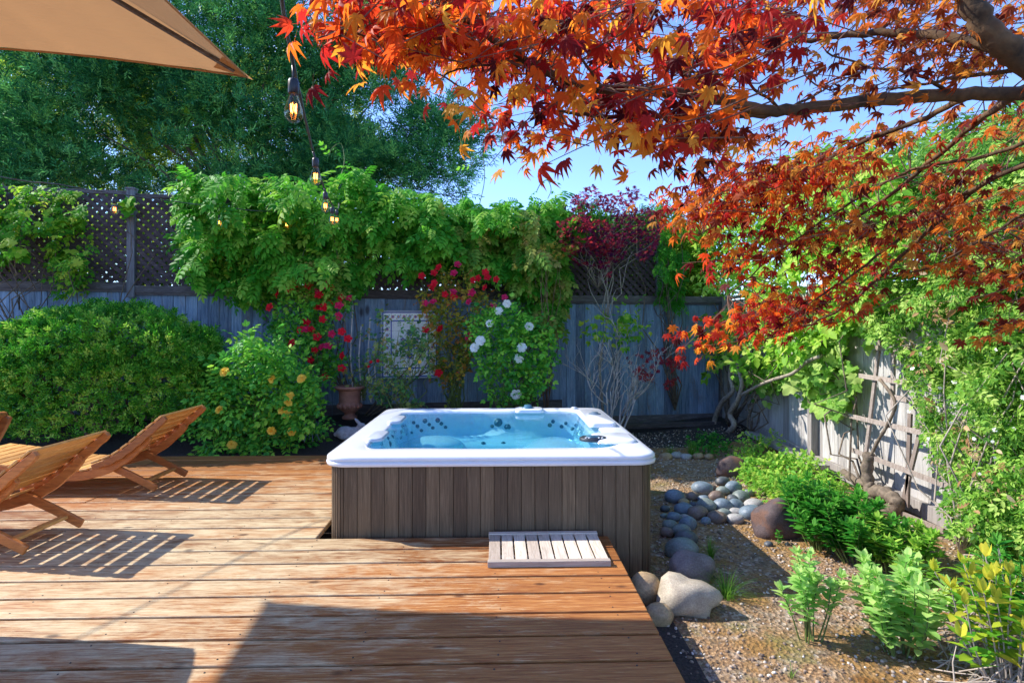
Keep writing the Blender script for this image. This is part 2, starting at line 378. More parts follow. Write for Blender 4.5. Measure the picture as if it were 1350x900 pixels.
M['P_red'] = petal('red_petal', (.58, .004, .012), (.80, .014, .035)); M['P_pink'] = petal('magenta_petal', (.60, .008, .06), (.74, .03, .13))
M['P_yel'] = petal('yellow_petal', (.88, .50, .03), (.92, .66, .10)); M['P_wh'] = petal('white_petal', (.78, .78, .70), (.88, .88, .84))

# ------------------------------------------------------------------ leaf templates (base at 0, along +Y, normal +Z)
def T(verts, faces, j=None): return (np.array(verts, float), faces, np.array(j if j is not None else [0]*len(verts), float))
def join(parts):
    V = []; F = []; J = []; b = 0
    for (v, f, j) in parts:
        V.append(v); J.append(j); F += [tuple(b+i for i in g) for g in f]; b += len(v)
    return (np.vstack(V), F, np.concatenate(J))
def simple(w=.45, L=1.0, fold=.12, droop=.12):
    return T([(0,0,0), (w*.42*L,L*.3,fold*.6*L), (w*.40*L,L*.65,fold*.4*L-droop*.4*L), (0,L,-droop*L), (-w*.40*L,L*.65,fold*.4*L-droop*.4*L), (-w*.42*L,L*.3,fold*.6*L), (0, L*.5, -droop*.25*L)],
             [(0,1,6),(1,2,6),(2,3,6),(3,4,6),(4,5,6),(5,0,6)])
def tiny(w=.5): return T([(0,0,0), (w/2,.5,.1), (0,1,-.05), (-w/2,.5,.1)], [(0,1,2),(0,2,3)])
def xf(t, ang=0, pos=(0,0,0), s=1, pitch=0, roll=0, dj=0.0):
    v, f, j = t
    R = np.array(Matrix.Rotation(ang, 3, 'Z') @ Matrix.Rotation(pitch, 3, 'X') @ Matrix.Rotation(roll, 3, 'Y'))
    return ((v*s) @ R.T + np.array(pos), f, j+dj)
def pinnate(n=5, w=.4, ls=.34, droop=.25, term=True, base=None):
    base = base or simple(w)
    P = []
    for i in range(n):
        y = .16 + .72*i/(n-1) if n > 1 else .5; z = -droop*y*y
        s = ls*(1-.25*abs(i/(n-1)-.4))
        for sg in (-1, 1):
            P.append(xf(base, sg*-math.radians(62-18*i/(n-1)), (0, y, z), s, -.25, 0, random.uniform(-.1, .1)))
    if term: P.append(xf(base, 0, (0, .92, -droop*.85), ls, -.45))
    P.append(T([(-.006,0,0), (.006,0,0), (.004,.92,-droop*.85), (-.004,.92,-droop*.85)], [(0,1,2,3)]))
    return join(P)
def whorl(n=6, w=.4, tilt=.5, ls=1.0, layers=1):
    P = []
    for L in range(layers):
        for i in range(n):
            P.append(xf(simple(w), 2*PI*i/n+L*.6, (0, 0, L*.16), ls*(1-.2*L), tilt+.35*L, 0, random.uniform(-.1, .1)))
    return join(P)   # axis +Z; used with d/n swapped by caller
def mapleleaf():
    V = [(0, 0, 0)]; F = []
    for a, L in ((0, 1), (36, .93), (-36, .93), (74, .72), (-74, .72), (118, .42), (-118, .42)):
        a = math.radians(a); c, s = math.cos(a), math.sin(a); b = len(V)
        for (r, w, z) in ((.28, .10, .02), (.50, .150, .0), (.76, .075, -.07), (1.0, 0, -.18), (.76, -.075, -.07), (.50, -.150, .0), (.28, -.10, .02), (.5, 0, -.03)):
            r *= L; w *= (.55+.45*L)
            V.append((s*r + c*w, c*r - s*w, z*L*1.2))
        F += [(0, b, b+7), (b, b+1, b+7), (b+1, b+2, b+7), (b+2, b+3, b+7), (b+3, b+4, b+7), (b+4, b+5, b+7), (b+5, b+6, b+7), (b+6, 0, b+7)]
    V += [(-.012, 0, 0), (.012, 0, 0), (.008, -.7, .12), (-.008, -.7, .12)]; b = len(V)-4; F.append((b, b+1, b+2, b+3))
    return T(V, F)
def maplesmall():
    V = [(0, 0, 0)]; F = []
    for a, L in ((0, 1), (42, .9), (-42, .9), (88, .6), (-88, .6)):
        a = math.radians(a); c, s = math.cos(a), math.sin(a); b = len(V)
        for (r, w, z) in ((.5, .13, 0), (1, 0, -.15), (.5, -.13, 0)):
            r *= L; V.append((s*r+c*w, c*r-s*w, z))
        F += [(0, b, b+1), (0, b+1, b+2)]
    return T(V, F)
def grapeleaf():
    V = [(0, .15, -.02)]
    pr = [(-160,.42),(-140,.62),(-118,.55),(-95,.78),(-70,.62),(-50,.85),(-32,.66),(-15,.84),(0,1.0),(15,.84),(32,.66),(50,.85),(70,.62),(95,.78),(118,.55),(140,.62),(160,.42)]
    for a, r in pr:
        a = math.radians(a); V.append((math.sin(a)*r*.75, .15+math.cos(a)*r*.8, .1*math.sin(a*5)*r-.15*r*r))
    F = [(0, i, i+1) for i in range(1, len(pr))]
    return T(V, F)
def spray(n=9, w=.22, ls=.4):
    P = []
    for i in range(n):
        y = .1+.8*i/n
        P.append(xf(tiny(w), math.radians(50)*(1 if i % 2 else -1)*(1-.5*i/n), (0, y, 0), ls*random.uniform(.8, 1.1), random.uniform(-.5, .5), 0, random.uniform(-.15, .15)))
    return join(P)
def rose_flower(layers=((5, 1.0, .95), (5, .8, .55), (4, .55, .2)), cup=.3):
    P = []
    for li, (n, s, tl) in enumerate(layers):
        for i in range(n):
            a = 2*PI*i/n + li*.7
            pt = T([(0,0,0), (.32,.35,.08), (.42,.75,.05), (.25,1.0,-.05), (-.25,1.0,-.05), (-.42,.75,.05), (-.32,.35,.08), (0,.6,-.05)],
                   [(0,1,7),(1,2,7),(2,3,7),(3,4,7),(4,5,7),(5,6,7),(6,0,7)])
            P.append(xf(pt, a, (0, 0, .05*li), s, (1-tl)*1.35, 0, random.uniform(0, 1)))
    return join(P)
TM = dict(simple=simple(), pinw=pinnate(4, .56, .40, .22), lance=simple(.26), oval=simple(.6), tiny=tiny(), tinyround=tiny(.7), pin=pinnate(5), pin3=pinnate(3, .5, .42), rose5=pinnate(2, .6, .48), rose7=pinnate(3, .6, .36),
          maple=mapleleaf(), msmall=maplesmall(), grape=grapeleaf(), spray=spray(), jas=pinnate(3, .32, .4, .1), whorl=whorl(6, .42, .35, 1, 2), whorlL=whorl(6, .55, .2, 1, 2))

def curl(t, k, tw_):
    v, f, j = t; v = v.copy(); v[:, 2] = v[:, 2]*k - .28*v[:, 0]**2*k + tw_*v[:, 0]*v[:, 1]; v[:, 0] *= .92
    return (v, f, j)
TM['mapleb'] = curl(TM['maple'], 1.9, .35); TM['maplec'] = curl(TM['maple'], 2.8, -.5)
def nrm(a): return a/np.maximum(np.linalg.norm(a, axis=-1, keepdims=True), 1e-9)
def scatter(name, tmpls, pos, d, n, size, rnd, mat, parent=None, extra=None, origin=None):
    """leaves as one mesh: tmpls = one template or list of them picked at random; extra = MB of stems put in the same mesh"""
    if isinstance(tmpls, str): tmpls = [tmpls]
    pos = np.asarray(pos, float); Nn = len(pos); d = nrm(np.asarray(d, float)); n = np.asarray(n, float)
    x = nrm(np.cross(d, n)); n = np.cross(x, d)
    pick = RG.integers(0, len(tmpls), Nn)
    AV = []; AF = []; AL = []; AR = []; base = 0
    for ti, tn in enumerate(tmpls):
        idx = np.where(pick == ti)[0]
        if len(idx) == 0: continue
        tv, tf, tj = TM[tn]; k = len(tv)
        tvs = tv[None, :, :]*np.asarray(size)[idx][:, None, None]
        V = pos[idx][:, None, :] + tvs[..., 0:1]*x[idx][:, None, :] + tvs[..., 1:2]*d[idx][:, None, :] + tvs[..., 2:3]*n[idx][:, None, :]
        R = np.clip(np.asarray(rnd)[idx][:, None] + tj[None, :], 0, 1)
        flat = np.concatenate([np.array(f) for f in tf]); lens = np.array([len(f) for f in tf])
        off = base + np.arange(len(idx))*k
        AF.append((off[:, None] + flat[None, :]).ravel()); AL.append(np.tile(lens, len(idx)))
        AV.append(V.reshape(-1, 3)); AR.append(R.ravel()); base += len(idx)*k
    V = np.vstack(AV); F = np.concatenate(AF); L = np.concatenate(AL); R = np.concatenate(AR)
    if origin is not None: V = V - np.array(origin)
    me = bpy.data.meshes.new(name)
    me.vertices.add(len(V)); me.vertices.foreach_set('co', V.ravel().astype(np.float32))
    me.loops.add(len(F)); me.loops.foreach_set('vertex_index', F.astype(np.int32))
    me.polygons.add(len(L)); st = np.concatenate([[0], np.cumsum(L)[:-1]])
    me.polygons.foreach_set('loop_start', st.astype(np.int32)); me.polygons.foreach_set('loop_total', L.astype(np.int32))
    me.update(calc_edges=True)
    a = me.attributes.new('rnd', 'FLOAT', 'POINT'); a.data.foreach_set('value', R.astype(np.float32))
    o = link(name, me, mat, parent)
    if origin is not None: o.location = origin
    return o

def inpoly(px, py, poly):
    c = False; j = len(poly)-1
    for i in range(len(poly)):
        xi, yi = poly[i]; xj, yj = poly[j]
        if (yi > py) != (yj > py) and px < (xj-xi)*(py-yi)/(yj-yi)+xi: c = not c
        j = i
    return c
def sample(poly, n, gap=None, seed=0.0, scale=.02, minv=-.15):
    """points in a photo outline, thinned by a noise so that the growth comes in clumps"""
    xs = [p[0] for p in poly]; ys = [p[1] for p in poly]; out = []; tries = 0
    while len(out) < n and tries < n*40:
        tries += 1
        x = random.uniform(min(xs), max(xs)); y = random.uniform(min(ys), max(ys))
        if not inpoly(x, y, poly): continue
        if gap is not None and mnoise.noise(Vector((x*scale, y*scale*1.2, seed))) < minv + random.uniform(-gap, gap): continue
        out.append((x, y))
    return out
def rv(s=1.0): return Vector((random.gauss(0, s), random.gauss(0, s), random.gauss(0, s)))
def arr(l): return np.array([tuple(p) for p in l])
SUN = Vector((-.71, .23, .64)).normalized()

def foliage(name, tm, pts, mat, parent, dir_=(0, -.4, -.3), dj=.5, nrm_=(0, -.3, .8), nj=.4, size=(.8, 1.2), rfun=None, rbase=(0, 1)):
    D = arr([Vector(dir_) + rv(dj) for _ in pts]); Nn = arr([Vector(nrm_) + rv(nj) for _ in pts])
    S = np.array([random.uniform(*size) for _ in pts])
    R = np.array([random.uniform(*rbase) if rfun is None else rfun(p) for p in pts])
    return scatter(name, tm, arr(pts), D, Nn, S, R, mat, parent)

# ================================================================== ground
def sm(x, a, b):
    t = max(0, min(1, (x-a)/(b-a))); return t*t*(3-2*t)
def gh(x, y):
    left = -.03 + .21*sm(y, 6.5, 7.9)
    right = -.30 + .10*sm(x, 2.0, 3.6) + .20*sm(y, 5.4, 8.7)
    if y < 6.32: left = -.30 + .27*sm(y, 6.30, 6.32)
    w = sm(x, .9, 1.5)
    return left*(1-w) + right*w
def ghn(x, y):
    return gh(x, y) + .018*mnoise.noise(Vector((x*2.1, y*2.1, 3))) + .008*mnoise.noise(Vector((x*9, y*9, 1)))
def axis_(a, b, step, far):
    l = list(np.arange(a, b+1e-6, step)); s = step; x = b
    while x < far: s *= 1.5; x += s; l.append(x)
    s = step; x = a; pre = []
    while x > -far: s *= 1.5; x -= s; pre.append(x)
    return pre[::-1] + l
xs = axis_(-8, 4.2, .07, 900); ys = axis_(1.4, 9.4, .07, 900)
V = [(x, y, ghn(x, y) if (-9 < x < 6 and 0 < y < 11) else gh(min(max(x, -9), 6), min(max(y, 0), 11))-.01) for y in ys for x in xs]
nx = len(xs)
F = [(j*nx+i, j*nx+i+1, (j+1)*nx+i+1, (j+1)*nx+i) for j in range(len(ys)-1) for i in range(nx-1)]
me = bpy.data.meshes.new('ground'); me.from_pydata(V, [], F); me.update()
me.materials.append(M['soil']); me.materials.append(M['bark_mulch'])
cx = [((V[f[0]][0]+V[f[2]][0])/2, (V[f[0]][1]+V[f[2]][1])/2) for f in F]
me.polygons.foreach_set('material_index', [1 if (x < 1.0 or y > 7.4) else 0 for x, y in cx])
g = link('ground', me, None, None, True); tag(g, kind='structure')

# gravel scattered over the side bed: one uncountable mass
def pebble_t(seed):
    bm = bmesh.new(); bmesh.ops.create_icosphere(bm, subdivisions=1, radius=1)
    v = [tuple(Vector((q.co.x, q.co.y, q.co.z*.6))*(1+.3*mnoise.noise(q.co*2+Vector((seed, 0, 0))))) for q in bm.verts]
    f = [tuple(w.index for w in p.verts) for p in bm.faces]; bm.free(); return T(v, f)
TM['peb'] = pebble_t(1.0); TM['peb2'] = pebble_t(5.0)
gp = []
while len(gp) < 5200:
    x = random.uniform(.95, 3.5); y = random.uniform(1.7, 8.2)
    if x < 1.2 and 3.85 < y < 6.3: continue
    if mnoise.noise(Vector((x*1.6, y*1.6, 7))) < random.uniform(-.45, .35): continue
    gp.append(Vector((x, y, ghn(x, y)+.002)))
gm, nt, b = newmat('gravel_stones'); c = ramp(nt, rndattr(nt), [(0, (.10,.07,.05)), (.5, (.30,.22,.16)), (.85, (.48,.40,.32)), (1, (.70,.65,.58))]); nt.links.new(c, b.inputs['Base Color']); b.inputs['Roughness'].default_value = .85
o = foliage('gravel', ['peb', 'peb2'], gp, gm, None, (1, 0, 0), 1, (0, 0, 1), .1, (.005, .014)); tag(o, 'small pale and brown gravel stones scattered over the mossy soil', 'gravel', kind='stuff')

# ================================================================== deck
DX1 = .755; DY1 = 6.32
tubX0, tubX1, tubY0, tubY1 = -1.183, 1.117, 3.90, 6.20
mb = MB(); pitch = .2085
y = 3.914 + pitch*11 + .045
edges = []
k = -10
while True:
    a = 3.905 + pitch*k; b_ = a + pitch - .018
    if a > DY1+.0: break
    k += 1
    if b_ < .6: continue
    mid = (a+b_)/2
    segs = [(-7.6, DX1)] if b_ < tubY0+.03 else [(-7.6, tubX0-.035)]
    for (x0, x1) in segs:
        # butt joints
        js = [x0] + sorted(random.uniform(-6.5, -3.0) for _ in range(1)) + [x1]
        for q in range(len(js)-1):
            x1j = js[q+1] + (0 if q == len(js)-2 else -.003)
            c = Vector(((js[q]+x1j)/2, mid, -.02 + random.uniform(-.001, .001)))
            mb.box(c, (x1j-js[q], b_-a, .038))
dk = mb.build('deck', M['deck'], None, bevel=.007); tag(dk, kind='structure')
# joists, fascia under the deck
mb = MB()
mb.box((DX1-.03, 2.25, -.12), (.036, 3.28, .155)); 
for jx in np.arange(-7.2, .6, .6): mb.box((jx, 2.2, -.125), (.04, 3.2, .16))
mb.box((-4.4, DY1-.03, -.12), (6.4, .036, .155))
fs = mb.build('deck_frame', M['rail'], None); tag(fs, kind='structure')
# screw heads
mb = MB()
for kk in range(-8, 12):
    a = 3.905 + pitch*kk; 
    if a > DY1-.1: break
    for jx in np.arange(-6.6, .7, .6):
        if a > tubY0-.05 and jx > tubX0-.1: continue
        for dy in (.04, pitch-.05):
            mb.lathe((jx+random.uniform(-.02, .02), a+dy+random.uniform(-.01, .01), 0), [(0, .0010), (.0040, .0008), (.0042, -.002)], 6)
sh = mb.build('deck_screws', M['black'], None); tag(sh, kind='structure')

# ================================================================== hot tub
def rrect(x0, x1, y0, y1, r, z, nc=8, ns=14, fn=None):
    P = []
    cs = [((x1-r, y1-r), 0), ((x0+r, y1-r), 90), ((x0+r, y0+r), 180), ((x1-r, y0+r), 270)]
    ends = []
    for (c, a0) in cs:
        arc = [Vector((c[0]+r*math.cos(math.radians(a0+90*i/nc)), c[1]+r*math.sin(math.radians(a0+90*i/nc)), z)) for i in range(nc+1)]
        ends.append(arc)
    for q in range(4):
        P += ends[q]; a = ends[q][-1]; b_ = ends[(q+1) % 4][0]
        P += [a.lerp(b_, i/ns) for i in range(1, ns)]
    return P
tub = empty('hot_tub', (-.033, 3.9, -.3), label='white acrylic hot tub filled with turquoise water, brown panelled sides, sunk into the deck', cat='hot tub')
def ring(ins, z, r, wave=0.0):
    P = rrect(tubX0+ins, tubX1-ins, tubY0+ins, tubY1-ins, r, z)
    if wave:
        c = Vector(((tubX0+tubX1)/2, (tubY0+tubY1)/2, z)); n = len(P)
        for i, p in enumerate(P):
            d = (p-c); t = i/n*2*PI
            p += d.normalized()*wave*(math.sin(t*6+.8)+.5*math.sin(t*11))
    return P
rim = MB()
rim.loft([ring(.012, .468, .15), ring(0, .472, .155), ring(-.004, .495, .157), ring(.002, .499, .152), ring(.016, .501, .148), ring(.016, .508, .148), ring(.002, .510, .152), ring(-.001, .514, .154), ring(.004, .532, .15), ring(.022, .543, .14),
          ring(.05, .547, .13), ring(.14, .550, .14, .004), ring(.21, .549, .16, .012), ring(.228, .542, .17, .014), ring(.236, .526, .18, .012), ring(.26, .46, .2, .02), ring(.28, .38, .22, .022),
          ring(.32, .31, .25, .018), ring(.36, .285, .25, .012), ring(.54, .27, .26, .015), ring(.60, .24, .25, .02), ring(.66, .05, .24), ring(.72, -.18, .24), ring(.80, -.22, .2), ring(1.0, -.225, .1)], capend=True)
shell = rim.build('shell', M['acry'], tub, True)
for (nm, cx_, cy_, sx, sy, rz) in (('molded_seat', -.62, 5.62, .30, .24, .5),):
    mb = MB(); mb.sphere((cx_, cy_, .25), (sx, sy, .10), 3, rnd=.5); mb.build(nm, M['acry'], tub, True)
mb = MB(); mb.sphere((.10, 4.55, .18), (.66, .26, .17), 3); mb.build('front_seat', M['acry'], tub, True)
mb = MB(); mb.sphere((.55, 5.25, .18), (.36, .62, .20), 3); mb.build('lounge_seat', M['acry'], tub, True)
# skirt with plank grooves
def skirt():
    P0 = rrect(tubX0+.03, tubX1-.03, tubY0+.03, tubY1-.03, .13, 0, nc=9, ns=1)
    # resample the perimeter
    per = [p for p in P0]; out = []; acc = 0; L = []
    n = len(per)
    for i in range(n):
        a = per[i]; b_ = per[(i+1) % n]; L.append((b_-a).length)
    tot = sum(L)
    def pt(s):
        s %= tot
        for i in range(n):
            if s <= L[i]: a = per[i]; b_ = per[(i+1) % n]; d = (b_-a).normalized(); return a+d*s, Vector((d.y, -d.x, 0)), L[i] < .1
            s -= L[i]
        return per[0], Vector((1, 0, 0)), False
    s = 0; pts = []; rr = []; flat = True
    w = tot/round(tot/.0925); q = 0
    while q*w < tot-1e-4:
        s0 = q*w; corner = pt(s0+w/2)[2]
        sub = 4 if corner else 1
        for e in range(sub):
            g = .003 if not corner else .0035
            for ds, dep in ((0, .006), (g, 0), (w/sub-g, 0)):
                p, nn, _ = pt(s0 + e*w/sub + ds); pts.append((p - nn*dep, random.Random(q*7+e).random()))
        q += 1
    return pts
sp = skirt(); mb = MB(); n = len(sp); vs = []; 
zs = [-.31, .0, .47]
for z in zs:
    for (p, r_) in sp: mb.v.append((p.x, p.y, z)); mb.r.append(r_)
for i in range(len(zs)-1):
    for k in range(n):
        a = i*n+k; b_ = i*n+(k+1) % n; mb.f.append((a, b_, b_+n, a+n)); mb.mi.append(0)
mb.build('cabinet', M['skirt'], tub)
# water body
mb = MB()
wr = [ring(.240, .530, .18), ring(.275, .40, .2), ring(.33, .05, .2), ring(.5, -.26, .2)]
mb.loft([[*ring(.240, .530, .18)], ring(.255, .49, .19), ring(.33, .27, .22), ring(.60, .0, .22), ring(.80, -.26, .2)], capend=True)
mb.f.append(tuple(range(len(wr[0])))); mb.mi.append(0)
mb.build('water', M['water'], tub)
# jets on the shell, found by looking for the wall
bm = bmesh.new(); bm.from_mesh(shell.data)
for v in bm.verts: pass
bvh = BVHTree.FromBMesh(bm); bm.free()
jets = [(185,125,.02),(232,113,.018),(285,105,.025),(345,102,.025),(250,130,.02),(305,122,.018),(362,118,.02),(222,160,.018),(268,150,.018),(322,138,.018),(382,135,.018),
        (133,178,.018),(112,186,.018),(122,212,.026),(628,112,.045),(600,130,.02),(672,135,.035),(558,208,.024),(652,208,.024),(870,125,.022),(885,108,.02),(925,132,.02),(945,116,.018),(992,125,.018),(976,142,.022)]
for (jx, jy, r) in jets:
    px, py = 480+jx/3.553, 525+jy/3.553
    h = bvh.ray_cast(CP, ray(px, py).normalized())
    if h[0] is None: continue
    p, nn = h[0], h[1]
    if nn.dot(ray(px, py)) > 0: nn = -nn
    x = nn.cross(Vector((0, 0, 1))).normalized() if abs(nn.z) < .95 else Vector((1, 0, 0)); y = nn.cross(x)
    mb = MB()
    prof = [(0, .012), (r*.4, .012), (r*.45, .004), (r*.8, .006), (r, .002), (r*1.02, -.004)]
    mb.loft([[p + nn*z + (x*math.cos(2*PI*k/14)+y*math.sin(2*PI*k/14))*max(rr, 1e-4) for k in range(14)] for rr, z in prof])
    mb.build('jet', M['jet'], tub, True)
# right side equipment: filter housing, weir, panel, cup wells, diverter
mb = MB()
mb.loft([rrect(.80, 1.04, 4.95, 5.80, .05, .545), rrect(.80, 1.04, 4.95, 5.80, .05, .575), rrect(.815, 1.025, 4.965, 5.785, .05, .585)], capend=True)
fl = mb.build('filter_cover', M['acry'], tub, True, 0)
mb = MB(); mb.lathe((.93, 5.45, .585), [(0, .02), (.03, .02), (.035, .008), (.055, .006), (.06, 0)], 20); mb.build('knob', M['bluewire'], fl, True)
mb = MB(); mb.loft([rrect(.74, 1.06, 4.25, 4.62, .08, .545), rrect(.75, 1.05, 4.26, 4.61, .08, .565), rrect(.77, 1.03, 4.28, 4.59, .07, .570)], capend=True); mb.build('headrest', M['acry'], tub, True)
cpn = atZ(782, 580, .55)
mb = MB()
mb.loft([[cpn + Vector((.105*k*math.cos(t), .085*k*math.sin(t), z)) for t in [2*PI*i/24 for i in range(24)]] for k, z in ((1, 0), (1, .018), (.93, .024), (.2, .024))], capend=True)
cp_ = mb.build('control_panel', M['metal'], tub, True)
mb = MB()
mb.loft([[cpn + Vector((.055*k*math.cos(t), .035*k*math.sin(t)+.012, z)) for t in [2*PI*i/20 for i in range(20)]] for k, z in ((1, .025), (.96, .028), (.1, .028))], capend=True); mb.build('display', M['jet'], cp_, True)
for bx in (-.06, -.035, .04, .065):
    mb = MB(); mb.lathe((cpn.x+bx, cpn.y-.035, cpn.z+.024), [(.0, .005), (.008, .004), (.01, 0)], 10); mb.build('button', M['acryd'], cp_, True)
wf = atZ(697, 545, .55)
mb = MB(); mb.loft([rrect(wf.x-.13, wf.x+.16, 5.80, 6.02, .05, .545), rrect(wf.x-.13, wf.x+.16, 5.80, 6.02, .05, .572), rrect(wf.x-.11, wf.x+.14, 5.82, 6.0, .05, .58)], capend=True)
ww = mb.build('waterfall_spout', M['acry'], tub, True)
mb = MB(); mb.lathe((wf.x, 5.91, .58), [(0, .035), (.035, .033), (.045, .012), (.06, .006), (.062, 0)], 16); mb.build('diverter_knob', M['jet'], ww, True)
mb = MB(); mb.lathe((wf.x+.5, 6.05, .55), [(0, .02), (.03, .018), (.035, 0)], 16); mb.build('air_knob', M['acryd'], tub, True)
for (hx, hy, rz) in ((-.92, 5.35, 0), (-.93, 4.55, 0)):
    mb = MB(); mb.loft([rrect(hx-.07, hx+.06, hy-.17, hy+.17, .05, .545), rrect(hx-.07, hx+.06, hy-.17, hy+.17, .05, .565), rrect(hx-.05, hx+.045, hy-.15, hy+.15, .04, .572)], capend=True)
    mb.build('pillow', M['acryd'], tub, True)

# ================================================================== slatted step mat on the deck
mat_ = empty('duckboard', (.25, 3.7, 0), label='weathered grey slatted wooden mat lying on the deck against the tub', cat='duckboard')
x0 = -.055; x1 = .675; ya = 3.385; yb = 3.885
sl = (x1-x0)/9
for i in range(9):
    mb = MB(); mb.box((x0+sl*(i+.5), (ya+yb)/2, .021), (sl-.011, yb-ya-.085, .017)); mb.build('slat', M['mat'], mat_, bevel=.002)
for yy in (ya+.02, yb-.02):
    mb = MB(); mb.box(((x0+x1)/2, yy, .018), (x1-x0, .042, .034)); mb.build('rail', M['matx'], mat_, bevel=.003)
mb = MB()
for yy in (ya+.14, yb-.14): mb.box(((x0+x1)/2, yy, .006), (x1-x0-.02, .04, .011))
mb.build('batten', M['matx'], mat_)

# ================================================================== loungers
def interp(P, n):
    """smooth polyline through P"""
    out = []
    for i in range(len(P)-1):
        p0 = P[max(i-1, 0)]; p1 = P[i]; p2 = P[i+1]; p3 = P[min(i+2, len(P)-1)]
        for k in range(n):
            t = k/n
            out.append(tuple(.5*((2*p1[a])+(-p0[a]+p2[a])*t+(2*p0[a]-5*p1[a]+4*p2[a]-p3[a])*t*t+(-p0[a]+3*p1[a]-3*p2[a]+p3[a])*t**3) for a in range(len(p1))))
    out.append(P[-1]); return out
def side_rail(path, y, w, hgt, scal=0.0):
    """a plank on edge following an xz path"""
    P = interp(path, 6); n = len(P); up = []; lo = []
    for i, p in enumerate(P):
        a = P[max(i-1, 0)]; b_ = P[min(i+1, n-1)]; d = Vector((b_[0]-a[0], b_[1]-a[1])).normalized(); nn = Vector((-d.y, d.x))
        if nn.y < 0: nn = -nn
        t = i/(n-1); h = hgt*(1-.35*abs(2*t-1)**3) + scal*abs(math.sin(t*PI*7))
        up.append((p[0]+nn.x*.0, p[1]+nn.y*.0)); lo.append((p[0]-nn.x*h, p[1]-nn.y*h))
    mb = MB()
    rings = [[Vector((u[0], y-w/2, u[1])), Vector((u[0], y+w/2, u[1])), Vector((l[0], y+w/2, l[1])), Vector((l[0], y-w/2, l[1]))] for u, l in zip(up, lo)]
    mb.loft(rings, capend=True); mb.f.append((0, 1, 2, 3)); mb.mi.append(0)
    return mb
def slats_on(path, y0, y1, n, w, t, root, nm, off=.012, skip=0, mat='teakY', curve=0.0):
    P = interp(path, 10); L = [0]
    for i in range(1, len(P)): L.append(L[-1]+math.dist(P[i], P[i-1]))
    for k in range(n):
        s = L[-1]*(k+.5)/n; i = max(1, min(len(P)-1, next(j for j in range(1, len(P)) if L[j] >= s)))
        f = (s-L[i-1])/(L[i]-L[i-1]); p = Vector((P[i-1][0]*(1-f)+P[i][0]*f, P[i-1][1]*(1-f)+P[i][1]*f))
        d = Vector((P[i][0]-P[i-1][0], P[i][1]-P[i-1][1])).normalized(); nn = Vector((-d.y, d.x))
        if nn.y < 0: nn = -nn
        mb = MB(); mb.box((p.x+nn.x*off, (y0+y1)/2, p.y+nn.y*off), (w, y1-y0, t), (Vector((d.x, 0, d.y)), Vector((0, 1, 0)), Vector((nn.x, 0, nn.y))))
        mb.build(nm, M[mat], root, bevel=.003)
def lounger(Y0, Y1, name='sun_lounger', dx=0, **k):
    r = empty(name, (-3.6+dx, (Y0+Y1)/2, 0), **k)
    back = [(-2.80, .665), (-2.95, .545), (-3.10, .42), (-3.24, .325), (-3.40, .26)]
    seat = [(-2.96, .50), (-3.10, .375), (-3.28, .26), (-3.5, .195), (-3.8, .19), (-4.2, .25), (-4.6, .30)]
    back = [(a+dx, b_) for a, b_ in back]; seat = [(a+dx, b_) for a, b_ in seat]
    for y in (Y0+.018, Y1-.018): side_rail(back, y, .036, .055, .008).build('back_rail', M['teak'], r, bevel=.004)
    for y in (Y0+.062, Y1-.062): side_rail(seat, y, .036, .07, .006).build('seat_rail', M['teak'], r, bevel=.004)
    slats_on(back, Y0-.004, Y1+.004, 8, .070, .016, r, 'back_slat')
    slats_on(seat[2:], Y0+.03, Y1-.03, 16, .072, .016, r, 'seat_slat')
    for y in (Y0+.10, Y1-.10):
        for (a, b_) in (((-3.34, .245), (-2.915, .012)), ((-3.70, .15), (-4.16, .012))):
            mb = MB(); pts = interp([(a[0]+dx, y, a[1]), ((a[0]+b_[0])/2+dx, y, (a[1]+b_[1])/2+.018), (b_[0]+dx, y, b_[1]+.02)], 5)
            for q in range(len(pts)-1): pass
            P = [Vector(p) for p in pts]; rings = []
            for q, p in enumerate(P):
                d = (P[min(q+1, len(P)-1)]-P[max(q-1, 0)]).normalized(); nn = d.cross(Vector((0, 1, 0))).normalized(); h = .030
                rings.append([p+nn*h+Vector((0, .014, 0)), p+nn*h-Vector((0, .014, 0)), p-nn*h-Vector((0, .014, 0)), p-nn*h+Vector((0, .014, 0))])
            mb.loft(rings, capend=True); mb.f.append((0, 1, 2, 3)); mb.mi.append(0)
            mb.build('leg', M['teak'], r, bevel=.006)
    for (x, z) in ((-3.03, .085), (-4.03, .075)):
        mb = MB(); mb.box((x+dx, (Y0+Y1)/2, z), (.055, Y1-Y0-.20, .02)); mb.build('stretcher', M['teakY'], r, bevel=.003)
    return r
lounger(3.54, 4.22, label='slatted teak lounger with raised back, the nearer of two whose whole back shows', cat='sun lounger', group='folding wooden loungers on the deck')
lounger(4.90, 5.58, label='slatted teak lounger with raised back, farther one beside the round green hedge', cat='sun lounger', group='folding wooden loungers on the deck')
